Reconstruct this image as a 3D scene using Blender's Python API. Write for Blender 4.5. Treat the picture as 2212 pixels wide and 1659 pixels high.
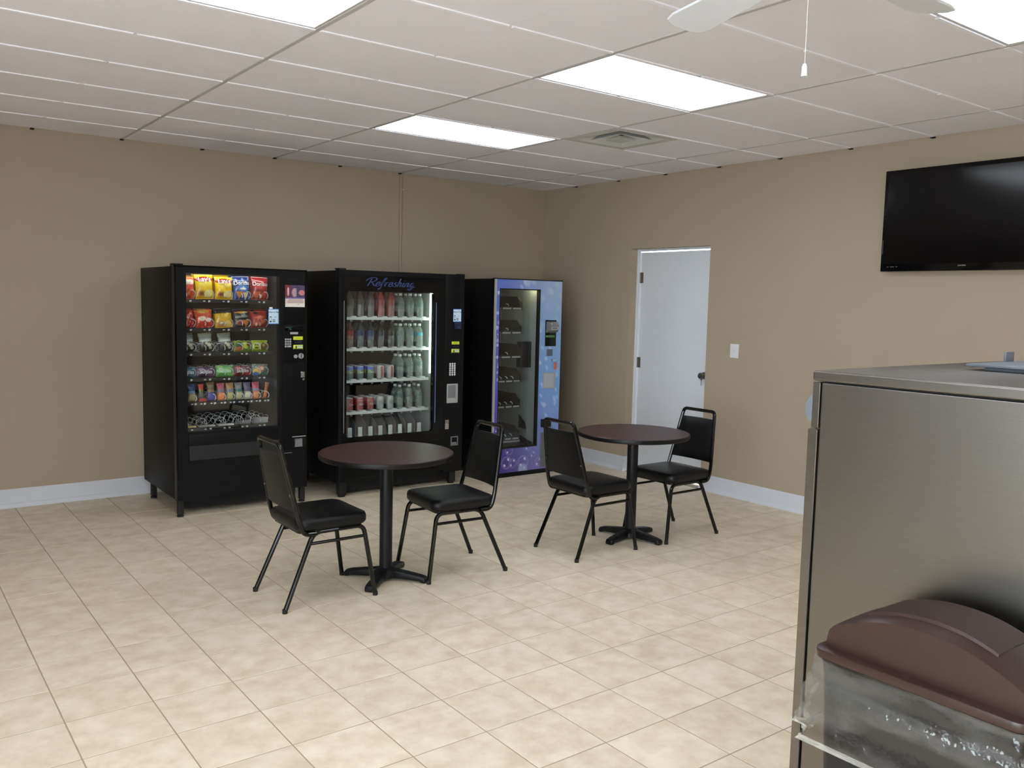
import bpy, bmesh, math, random
import numpy as np
from mathutils import Vector, Matrix
for o in list(bpy.data.objects): bpy.data.objects.remove(o)
rnd = random.Random(7)
SC = bpy.context.scene
COL = SC.collection
PI = math.pi

# ------------------------------------------------------------------ camera
CAM = Vector((-5.870, -7.267, 1.611))
YAW, PITCH, ROLL, FPX = 0.64733, -0.09535, 0.02285, 1869.9
cy_, sy_ = math.cos(YAW), math.sin(YAW)
FW = Vector((sy_*math.cos(PITCH), cy_*math.cos(PITCH), math.sin(PITCH)))
r0 = Vector((cy_, -sy_, 0)); u0 = r0.cross(FW)
RT = math.cos(ROLL)*r0 + math.sin(ROLL)*u0
UP = -math.sin(ROLL)*r0 + math.cos(ROLL)*u0
cd = bpy.data.cameras.new('camera'); cam = bpy.data.objects.new('camera', cd); COL.objects.link(cam)
m3 = Matrix((RT, UP, -FW)).transposed()
cam.matrix_world = Matrix.Translation(CAM) @ m3.to_4x4()
cd.sensor_fit = 'HORIZONTAL'; cd.sensor_width = 36; cd.lens = FPX/2212*36
cd.clip_start = 0.05; cd.clip_end = 100
SC.camera = cam
def project(p):
    d = Vector(p)-CAM; z = d.dot(FW)
    if z < 0.05: return None
    return 1106+FPX*d.dot(RT)/z, 829.5-FPX*d.dot(UP)/z, z

# ------------------------------------------------------------------ world, exposure
W = bpy.data.worlds.new('sky'); SC.world = W; W.use_nodes = True
bgn = W.node_tree.nodes['Background']; bgn.inputs[0].default_value = (0.82, 0.91, 1.0, 1); bgn.inputs[1].default_value = 14.0
vs = SC.view_settings
vs.view_transform = 'Standard'; vs.look = 'None'; vs.exposure = 0.16; vs.gamma = 1.0; vs.use_curve_mapping = False
TROFFER = 6.5       # emission strength of the ceiling light panels

# ------------------------------------------------------------------ materials
def lin(c):
    return tuple(((x/255)/12.92 if x/255 <= .04045 else ((x/255+.055)/1.055)**2.4) for x in c)
MATS = {}
def nodes(name):
    m = bpy.data.materials.new(name); m.use_nodes = True
    nt = m.node_tree; b = nt.nodes['Principled BSDF']
    MATS[name] = m
    return m, nt, b
def N(nt, t, **kw):
    n = nt.nodes.new(t)
    for k, v in kw.items(): setattr(n, k, v)
    return n
def mat(name, rgb, rough=.5, metal=0, var=.06, scale=30, bump=0, bscale=200, spec=.5, coat=0):
    m, nt, b = nodes(name); c = lin(rgb)
    geo = N(nt, 'ShaderNodeNewGeometry')
    no = N(nt, 'ShaderNodeTexNoise'); no.inputs['Scale'].default_value = scale; no.inputs['Detail'].default_value = 3
    nt.links.new(geo.outputs['Position'], no.inputs['Vector'])
    mx = N(nt, 'ShaderNodeMix', data_type='RGBA')
    mx.inputs[6].default_value = tuple(max(0, x*(1-var)) for x in c)+(1,)
    mx.inputs[7].default_value = tuple(min(1, x*(1+var)) for x in c)+(1,)
    nt.links.new(no.outputs['Fac'], mx.inputs[0]); nt.links.new(mx.outputs[2], b.inputs['Base Color'])
    b.inputs['Roughness'].default_value = rough; b.inputs['Metallic'].default_value = metal
    b.inputs['Specular IOR Level'].default_value = spec
    if coat: b.inputs['Coat Weight'].default_value = coat
    if bump:
        n2 = N(nt, 'ShaderNodeTexNoise'); n2.inputs['Scale'].default_value = bscale; n2.inputs['Detail'].default_value = 2
        nt.links.new(geo.outputs['Position'], n2.inputs['Vector'])
        bp = N(nt, 'ShaderNodeBump'); bp.inputs['Strength'].default_value = bump; bp.inputs['Distance'].default_value = .002
        nt.links.new(n2.outputs['Fac'], bp.inputs['Height']); nt.links.new(bp.outputs['Normal'], b.inputs['Normal'])
    return m
def emit(name, rgb, strength):
    m = bpy.data.materials.new(name); m.use_nodes = True; nt = m.node_tree
    nt.nodes.remove(nt.nodes['Principled BSDF'])
    e = N(nt, 'ShaderNodeEmission'); e.inputs[0].default_value = lin(rgb)+(1,); e.inputs[1].default_value = strength
    nt.links.new(e.outputs[0], nt.nodes['Material Output'].inputs[0]); return m
def clear(name, rgb, opac, rough=.08, tint=(255, 255, 255), noise=0, nscale=20):
    """thin clear film or pane: mostly see-through, with a glossy body"""
    m, nt, b = nodes(name)
    b.inputs['Base Color'].default_value = lin(rgb)+(1,); b.inputs['Roughness'].default_value = rough
    t = N(nt, 'ShaderNodeBsdfTransparent'); t.inputs[0].default_value = lin(tint)+(1,)
    mx = N(nt, 'ShaderNodeMixShader'); mx.inputs[0].default_value = opac
    nt.links.new(t.outputs[0], mx.inputs[1]); nt.links.new(b.outputs[0], mx.inputs[2])
    nt.links.new(mx.outputs[0], nt.nodes['Material Output'].inputs[0])
    if noise:
        geo = N(nt, 'ShaderNodeNewGeometry'); no = N(nt, 'ShaderNodeTexNoise'); no.inputs['Scale'].default_value = nscale
        nt.links.new(geo.outputs['Position'], no.inputs['Vector'])
        mr = N(nt, 'ShaderNodeMapRange'); mr.inputs[3].default_value = max(0, opac-noise); mr.inputs[4].default_value = opac+noise
        nt.links.new(no.outputs['Fac'], mr.inputs[0]); nt.links.new(mr.outputs[0], mx.inputs[0])
    return m
def pane(name, gl, rough=.02):
    """flat glass: clear with a weak mirror reflection"""
    m = bpy.data.materials.new(name); m.use_nodes = True; nt = m.node_tree; nt.nodes.remove(nt.nodes['Principled BSDF'])
    t = N(nt, 'ShaderNodeBsdfTransparent'); t.inputs[0].default_value = (.95, .965, .96, 1)
    g_ = N(nt, 'ShaderNodeBsdfGlossy'); g_.inputs['Roughness'].default_value = rough
    mx = N(nt, 'ShaderNodeMixShader'); mx.inputs[0].default_value = gl
    nt.links.new(t.outputs[0], mx.inputs[1]); nt.links.new(g_.outputs[0], mx.inputs[2]); nt.links.new(mx.outputs[0], nt.nodes['Material Output'].inputs[0])
    return m
def film(name, lo, hi, gl, scale=7):
    """thin crinkled plastic film: clear, milky along its creases, shiny"""
    m = bpy.data.materials.new(name); m.use_nodes = True; nt = m.node_tree; nt.nodes.remove(nt.nodes['Principled BSDF'])
    t = N(nt, 'ShaderNodeBsdfTransparent'); t.inputs[0].default_value = (.93, .93, .92, 1)
    d = N(nt, 'ShaderNodeBsdfDiffuse'); d.inputs[0].default_value = (.72, .71, .68, 1)
    geo = N(nt, 'ShaderNodeNewGeometry'); mp = N(nt, 'ShaderNodeMapping'); mp.inputs['Rotation'].default_value = (.75, .1, .2); mp.inputs['Scale'].default_value = (1, 1, 4.2)
    no = N(nt, 'ShaderNodeTexNoise'); no.inputs['Scale'].default_value = scale; no.inputs['Detail'].default_value = 3
    nt.links.new(geo.outputs['Position'], mp.inputs[0]); nt.links.new(mp.outputs[0], no.inputs['Vector'])
    rp = N(nt, 'ShaderNodeValToRGB'); e = rp.color_ramp.elements
    e[0].position = .42; e[0].color = (lo,)*3+(1,); e[1].position = .70; e[1].color = (lo*1.6,)*3+(1,)
    q = rp.color_ramp.elements.new(.53); q.color = (hi,)*3+(1,)
    nt.links.new(no.outputs['Fac'], rp.inputs[0])
    m1_ = N(nt, 'ShaderNodeMixShader'); nt.links.new(rp.outputs[0], m1_.inputs[0]); nt.links.new(t.outputs[0], m1_.inputs[1]); nt.links.new(d.outputs[0], m1_.inputs[2])
    g_ = N(nt, 'ShaderNodeBsdfGlossy'); g_.inputs['Roughness'].default_value = .1
    bp = N(nt, 'ShaderNodeBump'); bp.inputs['Strength'].default_value = .6; bp.inputs['Distance'].default_value = .01
    n2 = N(nt, 'ShaderNodeTexNoise'); n2.inputs['Scale'].default_value = 38; nt.links.new(geo.outputs['Position'], n2.inputs['Vector'])
    nt.links.new(n2.outputs['Fac'], bp.inputs['Height']); nt.links.new(bp.outputs[0], g_.inputs['Normal'])
    m2_ = N(nt, 'ShaderNodeMixShader'); m2_.inputs[0].default_value = gl
    nt.links.new(m1_.outputs[0], m2_.inputs[1]); nt.links.new(g_.outputs[0], m2_.inputs[2]); nt.links.new(m2_.outputs[0], nt.nodes['Material Output'].inputs[0])
    return m
def paintmat(name, rough=.35, coat=0, spec=.5):
    m, nt, b = nodes(name)
    a = N(nt, 'ShaderNodeAttribute'); a.attribute_name = 'Col'
    nt.links.new(a.outputs['Color'], b.inputs['Base Color']); b.inputs['Roughness'].default_value = rough
    b.inputs['Specular IOR Level'].default_value = spec
    if coat: b.inputs['Coat Weight'].default_value = coat
    return m

M_wall = mat('wall_paint', (177, 162, 143), .75, var=.02, scale=2.5, bump=.25, bscale=140, spec=.25)
M_ceilslab = mat('ceiling_void', (120, 118, 114), .9)
M_tile_c = mat('ceiling_board', (243, 240, 247), .92, var=.02, scale=3, bump=.5, bscale=260, spec=.1)
M_tee = mat('cross_tee_white', (248, 247, 254), .5, var=.01)
M_main = mat('main_runner_grey', (194, 191, 192), .6, var=.02)
M_base = mat('baseboard_white', (216, 219, 226), .45, var=.02)
M_door = mat('door_white', (228, 232, 238), .4, var=.015, scale=6)
M_grout = mat('grout', (166, 150, 126), .9, var=.1, scale=60)
M_steelknob = mat('satin_nickel', (150, 145, 138), .3, 1, var=.05)
M_white = mat('white_plastic', (225, 226, 228), .4, var=.01)
M_vent = mat('vent_paint', (205, 205, 203), .5, var=.02)
M_dark = mat('black_void', (10, 10, 10), .8)
M_bodyblack = mat('machine_black', (12, 13, 15), .42, var=.12, scale=4, bump=.15, bscale=300, spec=.22)
M_sideblack = mat('machine_side_black', (15, 15, 15), .45, var=.12, scale=3, bump=.15, bscale=300, spec=.12)
M_gloss = mat('gloss_black', (5, 5, 6), .12, var=.05, spec=.3)
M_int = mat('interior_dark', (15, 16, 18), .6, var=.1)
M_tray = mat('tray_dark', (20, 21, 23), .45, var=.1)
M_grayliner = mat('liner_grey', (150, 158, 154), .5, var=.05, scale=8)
M_shelfw = mat('shelf_white', (205, 212, 208), .4, var=.03)
M_coil = mat('coil_wire', (222, 224, 226), .3, .25, var=.05)
M_chrome = mat('chrome', (190, 192, 195), .18, 1, var=.03)
M_grey = mat('grey_plastic', (120, 122, 124), .45)
M_greylt = mat('light_grey_plastic', (168, 168, 168), .5)
M_yel = mat('yellow_sticker', (214, 224, 70), .5, var=.03)
M_tagw = mat('price_tag_white', (214, 216, 214), .5)
M_print = paintmat('printed_card', .4)
M_film = paintmat('printed_film', .28, coat=.35)
M_vinyl = paintmat('printed_vinyl', .35, coat=.2)
M_canp = paintmat('printed_can', .3, coat=.3)
M_letw = mat('lettering_white', (236, 236, 236), .4, var=.01)
M_letk = mat('lettering_dark', (25, 25, 30), .5)
M_letblue = mat('lettering_blue', (46, 62, 104), .4, var=.25, scale=14)
M_glass = pane('pane_glass', .05)
M_gate = clear('clear_plastic_gate', (196, 206, 202), .2, .12, noise=.16, nscale=60)
M_water = clear('clear_bottle', (186, 198, 190), .3, .08, tint=(222, 232, 226), noise=.16, nscale=50)
M_cap = mat('bottle_cap_white', (222, 226, 224), .4)
M_capd = mat('bottle_cap_dark', (26, 28, 30), .4)
M_alu = mat('aluminium', (176, 178, 178), .28, .9, var=.05)
M_tub = mat('black_tube', (8, 8, 8), .16, var=.05, spec=.4)
M_viny = mat('black_vinyl', (11, 12, 13), .36, var=.1, bump=.35, bscale=500, spec=.3)
M_castblk = mat('cast_iron_black', (14, 16, 19), .4, var=.1, bump=.3, bscale=350, spec=.3)
M_lam = mat('mahogany_laminate', (62, 38, 37), .4, var=.16, scale=22, spec=.35)
M_edge = mat('table_edge_black', (15, 14, 14), .4, spec=.3)
M_tvscr = mat('tv_screen', (6, 6, 7), .13, var=.02, spec=.3)
M_tvb = mat('tv_bezel', (6, 6, 7), .12, spec=.3)
M_brown = mat('brown_plastic', (52, 33, 29), .34, var=.05, scale=15, bump=.1, bscale=300)
M_can = mat('bin_dark', (20, 20, 22), .5, var=.06)
M_bag = film('clear_bin_liner', .008, .08, .05, 4)
M_bagh = film('bin_liner_hem', .26, .4, .1, 20)
M_fan = mat('fan_white', (222, 224, 230), .4, var=.02)
M_rubber = mat('rubber_black', (18, 18, 18), .7)
M_soap = mat('soap_lid_grey', (112, 118, 126), .4)
M_orange = mat('orange_tag', (214, 110, 66), .5)
M_green = mat('green_label', (84, 130, 66), .5)
M_red = mat('red_plastic', (170, 48, 40), .5)
M_panel = emit('light_panel', (238, 246, 255), TROFFER)
M_lamp1 = emit('snack_lamp', (255, 248, 236), 15)
M_lamp2 = emit('cooler_lamp', (226, 246, 232), 16)
M_lamp3 = emit('small_lamp', (255, 244, 190), 45)
M_disp = emit('display_teal', (60, 170, 165), .35)

def stainless():
    m, nt, b = nodes('brushed_stainless')
    geo = N(nt, 'ShaderNodeNewGeometry'); mp = N(nt, 'ShaderNodeMapping'); mp.inputs['Scale'].default_value = (3, 3, 160)
    no = N(nt, 'ShaderNodeTexNoise'); no.inputs['Scale'].default_value = 6; no.inputs['Detail'].default_value = 4
    nt.links.new(geo.outputs['Position'], mp.inputs[0]); nt.links.new(mp.outputs[0], no.inputs['Vector'])
    cr = N(nt, 'ShaderNodeMix', data_type='RGBA')
    cr.inputs[6].default_value = lin((122, 118, 113))+(1,); cr.inputs[7].default_value = lin((138, 134, 129))+(1,)
    nt.links.new(no.outputs['Fac'], cr.inputs[0]); nt.links.new(cr.outputs[2], b.inputs['Base Color'])
    b.inputs['Metallic'].default_value = 1; b.inputs['Roughness'].default_value = .34
    b.inputs['Anisotropic'].default_value = .4
    bp = N(nt, 'ShaderNodeBump'); bp.inputs['Strength'].default_value = .05; bp.inputs['Distance'].default_value = .001
    nt.links.new(no.outputs['Fac'], bp.inputs['Height']); nt.links.new(bp.outputs['Normal'], b.inputs['Normal'])
    return m
M_ss = stainless()

# floor tile: every tile a little different, soft cloudy print
TS, FX, FY = 0.3162, -3.4132, -4.7439
def floor_mat():
    m, nt, b = nodes('ceramic_floor_tile')
    geo = N(nt, 'ShaderNodeNewGeometry')
    sub = N(nt, 'ShaderNodeVectorMath', operation='SUBTRACT'); sub.inputs[1].default_value = (FX, FY, 0)
    nt.links.new(geo.outputs['Position'], sub.inputs[0])
    sc = N(nt, 'ShaderNodeVectorMath', operation='SCALE'); sc.inputs['Scale'].default_value = 1/TS
    nt.links.new(sub.outputs[0], sc.inputs[0])
    fl = N(nt, 'ShaderNodeVectorMath', operation='FLOOR'); nt.links.new(sc.outputs[0], fl.inputs[0])
    mul = N(nt, 'ShaderNodeVectorMath', operation='MULTIPLY'); mul.inputs[1].default_value = (1, 1, 0); nt.links.new(fl.outputs[0], mul.inputs[0])
    wn = N(nt, 'ShaderNodeTexWhiteNoise'); nt.links.new(mul.outputs[0], wn.inputs['Vector'])
    off = N(nt, 'ShaderNodeVectorMath', operation='MULTIPLY_ADD'); off.inputs[1].default_value = (9, 9, 9)
    nt.links.new(wn.outputs['Color'], off.inputs[0]); nt.links.new(geo.outputs['Position'], off.inputs[2])
    n1 = N(nt, 'ShaderNodeTexNoise'); n1.inputs['Scale'].default_value = 9; n1.inputs['Detail'].default_value = 5; n1.inputs['Roughness'].default_value = .6
    nt.links.new(off.outputs[0], n1.inputs['Vector'])
    rp = N(nt, 'ShaderNodeValToRGB')
    e = rp.color_ramp.elements
    e[0].position = .34; e[0].color = lin((213, 196, 169))+(1,); e[1].position = .64; e[1].color = lin((234, 220, 197))+(1,)
    nt.links.new(n1.outputs['Fac'], rp.inputs[0])
    hs = N(nt, 'ShaderNodeHueSaturation'); nt.links.new(rp.outputs[0], hs.inputs['Color'])
    mr = N(nt, 'ShaderNodeMapRange'); mr.inputs[3].default_value = .96; mr.inputs[4].default_value = 1.03
    nt.links.new(wn.outputs['Value'], mr.inputs[0]); nt.links.new(mr.outputs[0], hs.inputs['Value'])
    nt.links.new(hs.outputs[0], b.inputs['Base Color'])
    b.inputs['Roughness'].default_value = .42; b.inputs['Specular IOR Level'].default_value = .4
    n2 = N(nt, 'ShaderNodeTexNoise'); n2.inputs['Scale'].default_value = 25; nt.links.new(off.outputs[0], n2.inputs['Vector'])
    bp = N(nt, 'ShaderNodeBump'); bp.inputs['Strength'].default_value = .12; bp.inputs['Distance'].default_value = .002
    nt.links.new(n2.outputs['Fac'], bp.inputs['Height']); nt.links.new(bp.outputs['Normal'], b.inputs['Normal'])
    return m
M_ftile = floor_mat()

# ------------------------------------------------------------------ mesh helpers
class B:
    def __init__(s): s.bm = bmesh.new()
    def box(s, x0, x1, y0, y1, z0, z1, bev=0, seg=2, only=None):
        t = bmesh.new(); bmesh.ops.create_cube(t, size=1)
        for v in t.verts: v.co = Vector(((x0+x1)/2+v.co.x*(x1-x0), (y0+y1)/2+v.co.y*(y1-y0), (z0+z1)/2+v.co.z*(z1-z0)))
        if bev:
            es = [e for e in t.edges if only is None or only(e)]
            bmesh.ops.bevel(t, geom=es, offset=bev, segments=seg, affect='EDGES', profile=.5)
        s._in(t); return s
    def _in(s, t, M=None):
        if M is not None: t.transform(M)
        me = bpy.data.meshes.new('tmp'); t.to_mesh(me); t.free(); s.bm.from_mesh(me); bpy.data.meshes.remove(me)
    def tube(s, pts, r, n=8, closed=False, caps=True, radii=None):
        pts = [Vector(p) for p in pts]; k = len(pts); rings = []
        t0 = (pts[1]-pts[0]).normalized()
        nrm = t0.orthogonal().normalized()
        for i, p in enumerate(pts):
            if closed: t = (pts[(i+1) % k]-pts[i-1]).normalized()
            elif i == 0: t = (pts[1]-pts[0]).normalized()
            elif i == k-1: t = (pts[-1]-pts[-2]).normalized()
            else: t = (pts[i+1]-pts[i-1]).normalized()
            nrm = (nrm-t*nrm.dot(t)).normalized(); bn = t.cross(nrm)
            rr = radii[i] if radii else r
            rings.append([s.bm.verts.new(p+rr*(math.cos(2*PI*j/n)*nrm+math.sin(2*PI*j/n)*bn)) for j in range(n)])
        for i in range(k if closed else k-1):
            a, b = rings[i], rings[(i+1) % k]
            for j in range(n): s.bm.faces.new((a[j], a[(j+1) % n], b[(j+1) % n], b[j]))
        if caps and not closed:
            s.bm.faces.new(rings[0][::-1]); s.bm.faces.new(rings[-1])
        return s
    def cyl(s, p0, p1, r, n=20, r2=None): return s.tube([p0, p1], r, n, radii=[r, r if r2 is None else r2])
    def lathe(s, prof, n=24, c=(0, 0, 0), M=None):
        c = Vector(c); rings = []
        for r, z in prof:
            if r < 1e-6: rings.append([s.bm.verts.new(c+Vector((0, 0, z)))])
            else: rings.append([s.bm.verts.new(c+Vector((r*math.cos(2*PI*j/n), r*math.sin(2*PI*j/n), z))) for j in range(n)])
        for a, b in zip(rings, rings[1:]):
            for j in range(n):
                k = (j+1) % n
                if len(a) == 1 and len(b) == 1: continue
                if len(a) == 1: s.bm.faces.new((a[0], b[k], b[j]))
                elif len(b) == 1: s.bm.faces.new((a[j], a[k], b[0]))
                else: s.bm.faces.new((a[j], a[k], b[k], b[j]))
        if M is not None:
            vv = [v for r in rings for v in r]; bmesh.ops.transform(s.bm, matrix=M, verts=vv)
        return s
    def prism(s, poly, axis, d0, d1, bev=0, seg=2):
        """extrude a 2-d outline along x, y or z"""
        t = bmesh.new()
        def P(a, b, d): return {'x': (d, a, b), 'y': (a, d, b), 'z': (a, b, d)}[axis]
        A = [t.verts.new(P(a, b, d0)) for a, b in poly]; C = [t.verts.new(P(a, b, d1)) for a, b in poly]; n = len(poly)
        t.faces.new(A[::-1]); t.faces.new(C)
        for i in range(n): t.faces.new((A[i], A[(i+1) % n], C[(i+1) % n], C[i]))
        bmesh.ops.recalc_face_normals(t, faces=t.faces)
        if bev:
            es = [e for e in t.edges if len(e.link_faces) == 2 and any(len(f.verts) == n and n > 4 for f in e.link_faces)] if n > 4 else list(t.edges)
            bmesh.ops.bevel(t, geom=es, offset=bev, segments=seg, affect='EDGES', profile=.5)
        s._in(t); return s
    def frame(s, x0, x1, z0, z1, hx0, hx1, hz0, hz1, y0, y1):
        """slab in x-z with a rectangular hole"""
        s.box(x0, hx0, y0, y1, z0, z1); s.box(hx1, x1, y0, y1, z0, z1)
        s.box(hx0, hx1, y0, y1, z0, hz0); s.box(hx0, hx1, y0, y1, hz1, z1); return s
    def xf(s, M): s.bm.transform(M); return s

def link(o): COL.objects.link(o); return o
def obj(name, b, m, parent=None, loc=(0, 0, 0), org=None, smooth=True, ang=35):
    if org is not None: b.bm.transform(Matrix.Translation(-Vector(org)))
    bmesh.ops.recalc_face_normals(b.bm, faces=b.bm.faces)
    me = bpy.data.meshes.new(name); b.bm.to_mesh(me); b.bm.free()
    me.materials.append(m)
    if smooth:
        me.polygons.foreach_set('use_smooth', [True]*len(me.polygons)); me.set_sharp_from_angle(angle=math.radians(ang))
    o = link(bpy.data.objects.new(name, me)); o.location = loc
    if parent: o.parent = parent
    return o
def meshobj(name, me, parent=None, loc=(0, 0, 0)):
    o = link(bpy.data.objects.new(name, me)); o.location = loc
    if parent: o.parent = parent
    return o
def tag(o, label=None, cat=None, group=None, kind=None):
    if label: o['label'] = label
    if cat: o['category'] = cat
    if group: o['group'] = group
    if kind: o['kind'] = kind
    return o
def thing(name, loc, label, cat, group=None, rz=0):
    o = link(bpy.data.objects.new(name, None)); o.location = loc; o.rotation_euler = (0, 0, rz); o.empty_display_size = .1
    return tag(o, label, cat, group)
def dup(o, parent=None):
    c = o.copy(); link(c); c.parent = parent
    for ch in o.children: dup(ch, c)
    return c
class T:
    """a thing whose parts are written in world coordinates"""
    def __init__(s, name, base, label, cat, group=None):
        s.base = Vector(base); s.root = thing(name, base, label, cat, group)
    def add(s, name, b, m, parent=None, **k): return obj(name, b, m, parent or s.root, org=s.base, **k)
def fillet(pts, r, n=6):
    pts = [Vector(p) for p in pts]; out = [pts[0]]
    for a, b, c in zip(pts, pts[1:], pts[2:]):
        u = (a-b); v = (c-b); d = min(r, u.length*.49, v.length*.49)
        p = b+u.normalized()*d; q = b+v.normalized()*d
        for i in range(n+1):
            t = i/n; out.append(p*(1-t)**2+b*2*t*(1-t)+q*t*t)
    out.append(pts[-1]); return out
def rrect(x0, x1, y0, y1, r, n=6):
    P = []
    for cx, cy, a in ((x1-r, y1-r, 0), (x0+r, y1-r, 90), (x0+r, y0+r, 180), (x1-r, y0+r, 270)):
        for i in range(n+1):
            t = math.radians(a+90*i/n); P.append((cx+r*math.cos(t), cy+r*math.sin(t)))
    return P
_tc = {}
def text_geo(s, size=1, shear=0):
    """flat letter outlines as (verts, faces), centred on 0,0"""
    k = (s, shear)
    if k not in _tc:
        c = bpy.data.curves.new('t', 'FONT'); c.body = s; c.size = 1; c.shear = shear; c.resolution_u = 3
        c.align_x = 'CENTER'; c.align_y = 'CENTER'; c.offset = .012
        o = link(bpy.data.objects.new('t', c)); bpy.context.view_layer.update()
        me = o.evaluated_get(bpy.context.evaluated_depsgraph_get()).to_mesh()
        _tc[k] = ([tuple(v.co) for v in me.vertices], [tuple(p.vertices) for p in me.polygons])
        o.evaluated_get(bpy.context.evaluated_depsgraph_get()).to_mesh_clear()
        bpy.data.objects.remove(o); bpy.data.curves.remove(c)
    V, F = _tc[k]
    return [(x*size, y*size) for x, y, _ in V], F
def text_obj(name, s, size, f, m, parent, shear=0, sx=1):
    """letters mapped by f(tx, ty) -> local point"""
    V, F = text_geo(s, size, shear)
    me = bpy.data.meshes.new(name); me.from_pydata([f(x*sx, y) for x, y in V], [], F); me.materials.append(m); me.update()
    return meshobj(name, me, parent)
def setcol(me, C):
    a = me.color_attributes.new('Col', 'FLOAT_COLOR', 'POINT')
    C4 = np.ones((len(C), 4), np.float32); C4[:, :3] = C
    a.data.foreach_set('color', C4.ravel())
def L(*c): return np.array(lin(c), np.float32)
class Paint:
    """flat print computed on a grid; U across and V up, both 0..1"""
    def __init__(s, U, V, base): s.U, s.V = U, V; s.C = np.tile(L(*base), (len(U), 1))
    def mix(s, a, c): s.C = s.C*(1-a[:, None])+L(*c)*a[:, None]; return s
    def rect(s, u0, u1, v0, v1, c, k=1): return s.mix(k*((s.U >= u0) & (s.U <= u1) & (s.V >= v0) & (s.V <= v1)).astype(np.float32), c)
    def ell(s, u, v, ru, rv, c, k=1, soft=.12):
        d = np.sqrt(((s.U-u)/ru)**2+((s.V-v)/rv)**2); return s.mix(k*np.clip((1-d)/soft+.5, 0, 1), c)
    def tri(s, u, v, r, c, a=0):
        A = np.ones(len(s.U))
        for i in range(3):
            t = a+2*PI*i/3; A *= ((s.U-u)*math.cos(t)+(s.V-v)*math.sin(t)) < r*.5
        return s.mix(A, c)
    def grad(s, c0, c1, v0=0, v1=1):
        t = np.clip((s.V-v0)/(v1-v0), 0, 1)[:, None]; s.C = L(*c0)*(1-t)+L(*c1)*t; return s
    def speck(s, c, seed, f=6, th=.3, k=.8):
        r = np.random.RandomState(seed); a = np.zeros(len(s.U))
        for _ in range(5):
            p = r.rand(4); a += np.sin(s.U*f*(1+p[0])*3+p[1]*7+s.V*4*p[2])*np.sin(s.V*f*(1+p[2])*3+p[3]*7)
        return s.mix(k*(a/2 > th).astype(np.float32), c)
def card(name, x0, x1, z0, z1, y, paint, parent, org, m=None, n=(28, 36), t=.0015):
    """a thin printed card standing in x-z, facing -y"""
    nu, nv = n; U, V = np.meshgrid(np.linspace(0, 1, nu), np.linspace(0, 1, nv)); U = U.ravel(); V = V.ravel()
    vs_ = [(x0+(x1-x0)*u-org[0], y-t-org[1], z0+(z1-z0)*v-org[2]) for u, v in zip(U, V)]
    fs = [(j*nu+i, j*nu+i+1, (j+1)*nu+i+1, (j+1)*nu+i) for j in range(nv-1) for i in range(nu-1)]
    k = len(vs_); vs_ += [(x-org[0], y-org[1], z-org[2]) for x, z in ((x0, z0), (x1, z0), (x1, z1), (x0, z1))]
    c = [0, nu-1, nu*nv-1, nu*(nv-1)]
    fs += [(k+3, k+2, k+1, k)]+[(c[i], k+i, k+(i+1) % 4, c[(i+1) % 4]) for i in range(4)]
    me = bpy.data.meshes.new(name); me.from_pydata(vs_, [], fs); me.materials.append(m or M_print)
    P = Paint(U, V, (255, 255, 255)); paint(P); setcol(me, np.vstack([P.C, np.tile(P.C.mean(0), (4, 1))])); me.update()
    return meshobj(name, me, parent)

# ================================================================== THE ROOM
H = 2.782
TT = .6096; XA, Y0 = -4.1985, -2.9604
RX0, RY0 = -8.6, -10.6           # far left and front limits of the room
WT = .22
def struct(name, b, m, label, cat, parent=None, **k):
    o = obj(name, b, m, parent, **k)
    return tag(o, label, cat, kind='structure')
struct('wall_back', B().box(RX0-WT, WT, 0, WT, -.05, H+.3), M_wall, 'plain beige painted wall behind the vending machines', 'wall', smooth=False)
DY0, DY1, DZ = -2.285, -1.322, 2.128   # door opening in the right wall
struct('wall_right', B().box(0, WT, DY1, 0, -.05, H+.3).box(0, WT, RY0, DY0, -.05, H+.3).box(0, WT, DY0, DY1, DZ, H+.3), M_wall,
       'beige painted wall with the white door and television', 'wall', smooth=False)
# the left wall carries the shop windows that let the daylight in
LW = [(-10.4, -8.3), (-8.0, -5.8)]
b = B().box(RX0-WT, RX0, RY0-WT, 0, -.05, .35).box(RX0-WT, RX0, RY0-WT, 0, 2.45, H+.3)
for y0, y1 in ((RY0-WT, -10.4), (-8.3, -8.0), (-5.8, 0)): b.box(RX0-WT, RX0, y0, y1, .35, 2.45)
struct('wall_left', b, M_wall, 'beige painted wall with shop windows beyond the left edge of the view', 'wall', smooth=False)
for i, (y0, y1) in enumerate(LW):
    f = B()
    for a in ((y0, y0+.06, .35, 2.45), (y1-.06, y1, .35, 2.45), (y0+.06, y1-.06, .35, .41), (y0+.06, y1-.06, 2.39, 2.45)): f.box(RX0-.14, RX0-.06, *a)
    w = struct('window_%d' % (i+1), f, M_steelknob, 'shop window frame in the left wall, '+('farther from' if i == 0 else 'nearer to')+' the vending machines', 'window', smooth=False)
    obj('pane', B().box(RX0-.11, RX0-.104, y0+.06, y1-.06, .41, 2.39), M_glass, w, smooth=False)
struct('wall_front', B().box(RX0-WT, WT, RY0-WT, RY0, -.05, H+.3), M_wall, 'plain beige wall behind the camera', 'wall', smooth=False)
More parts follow.
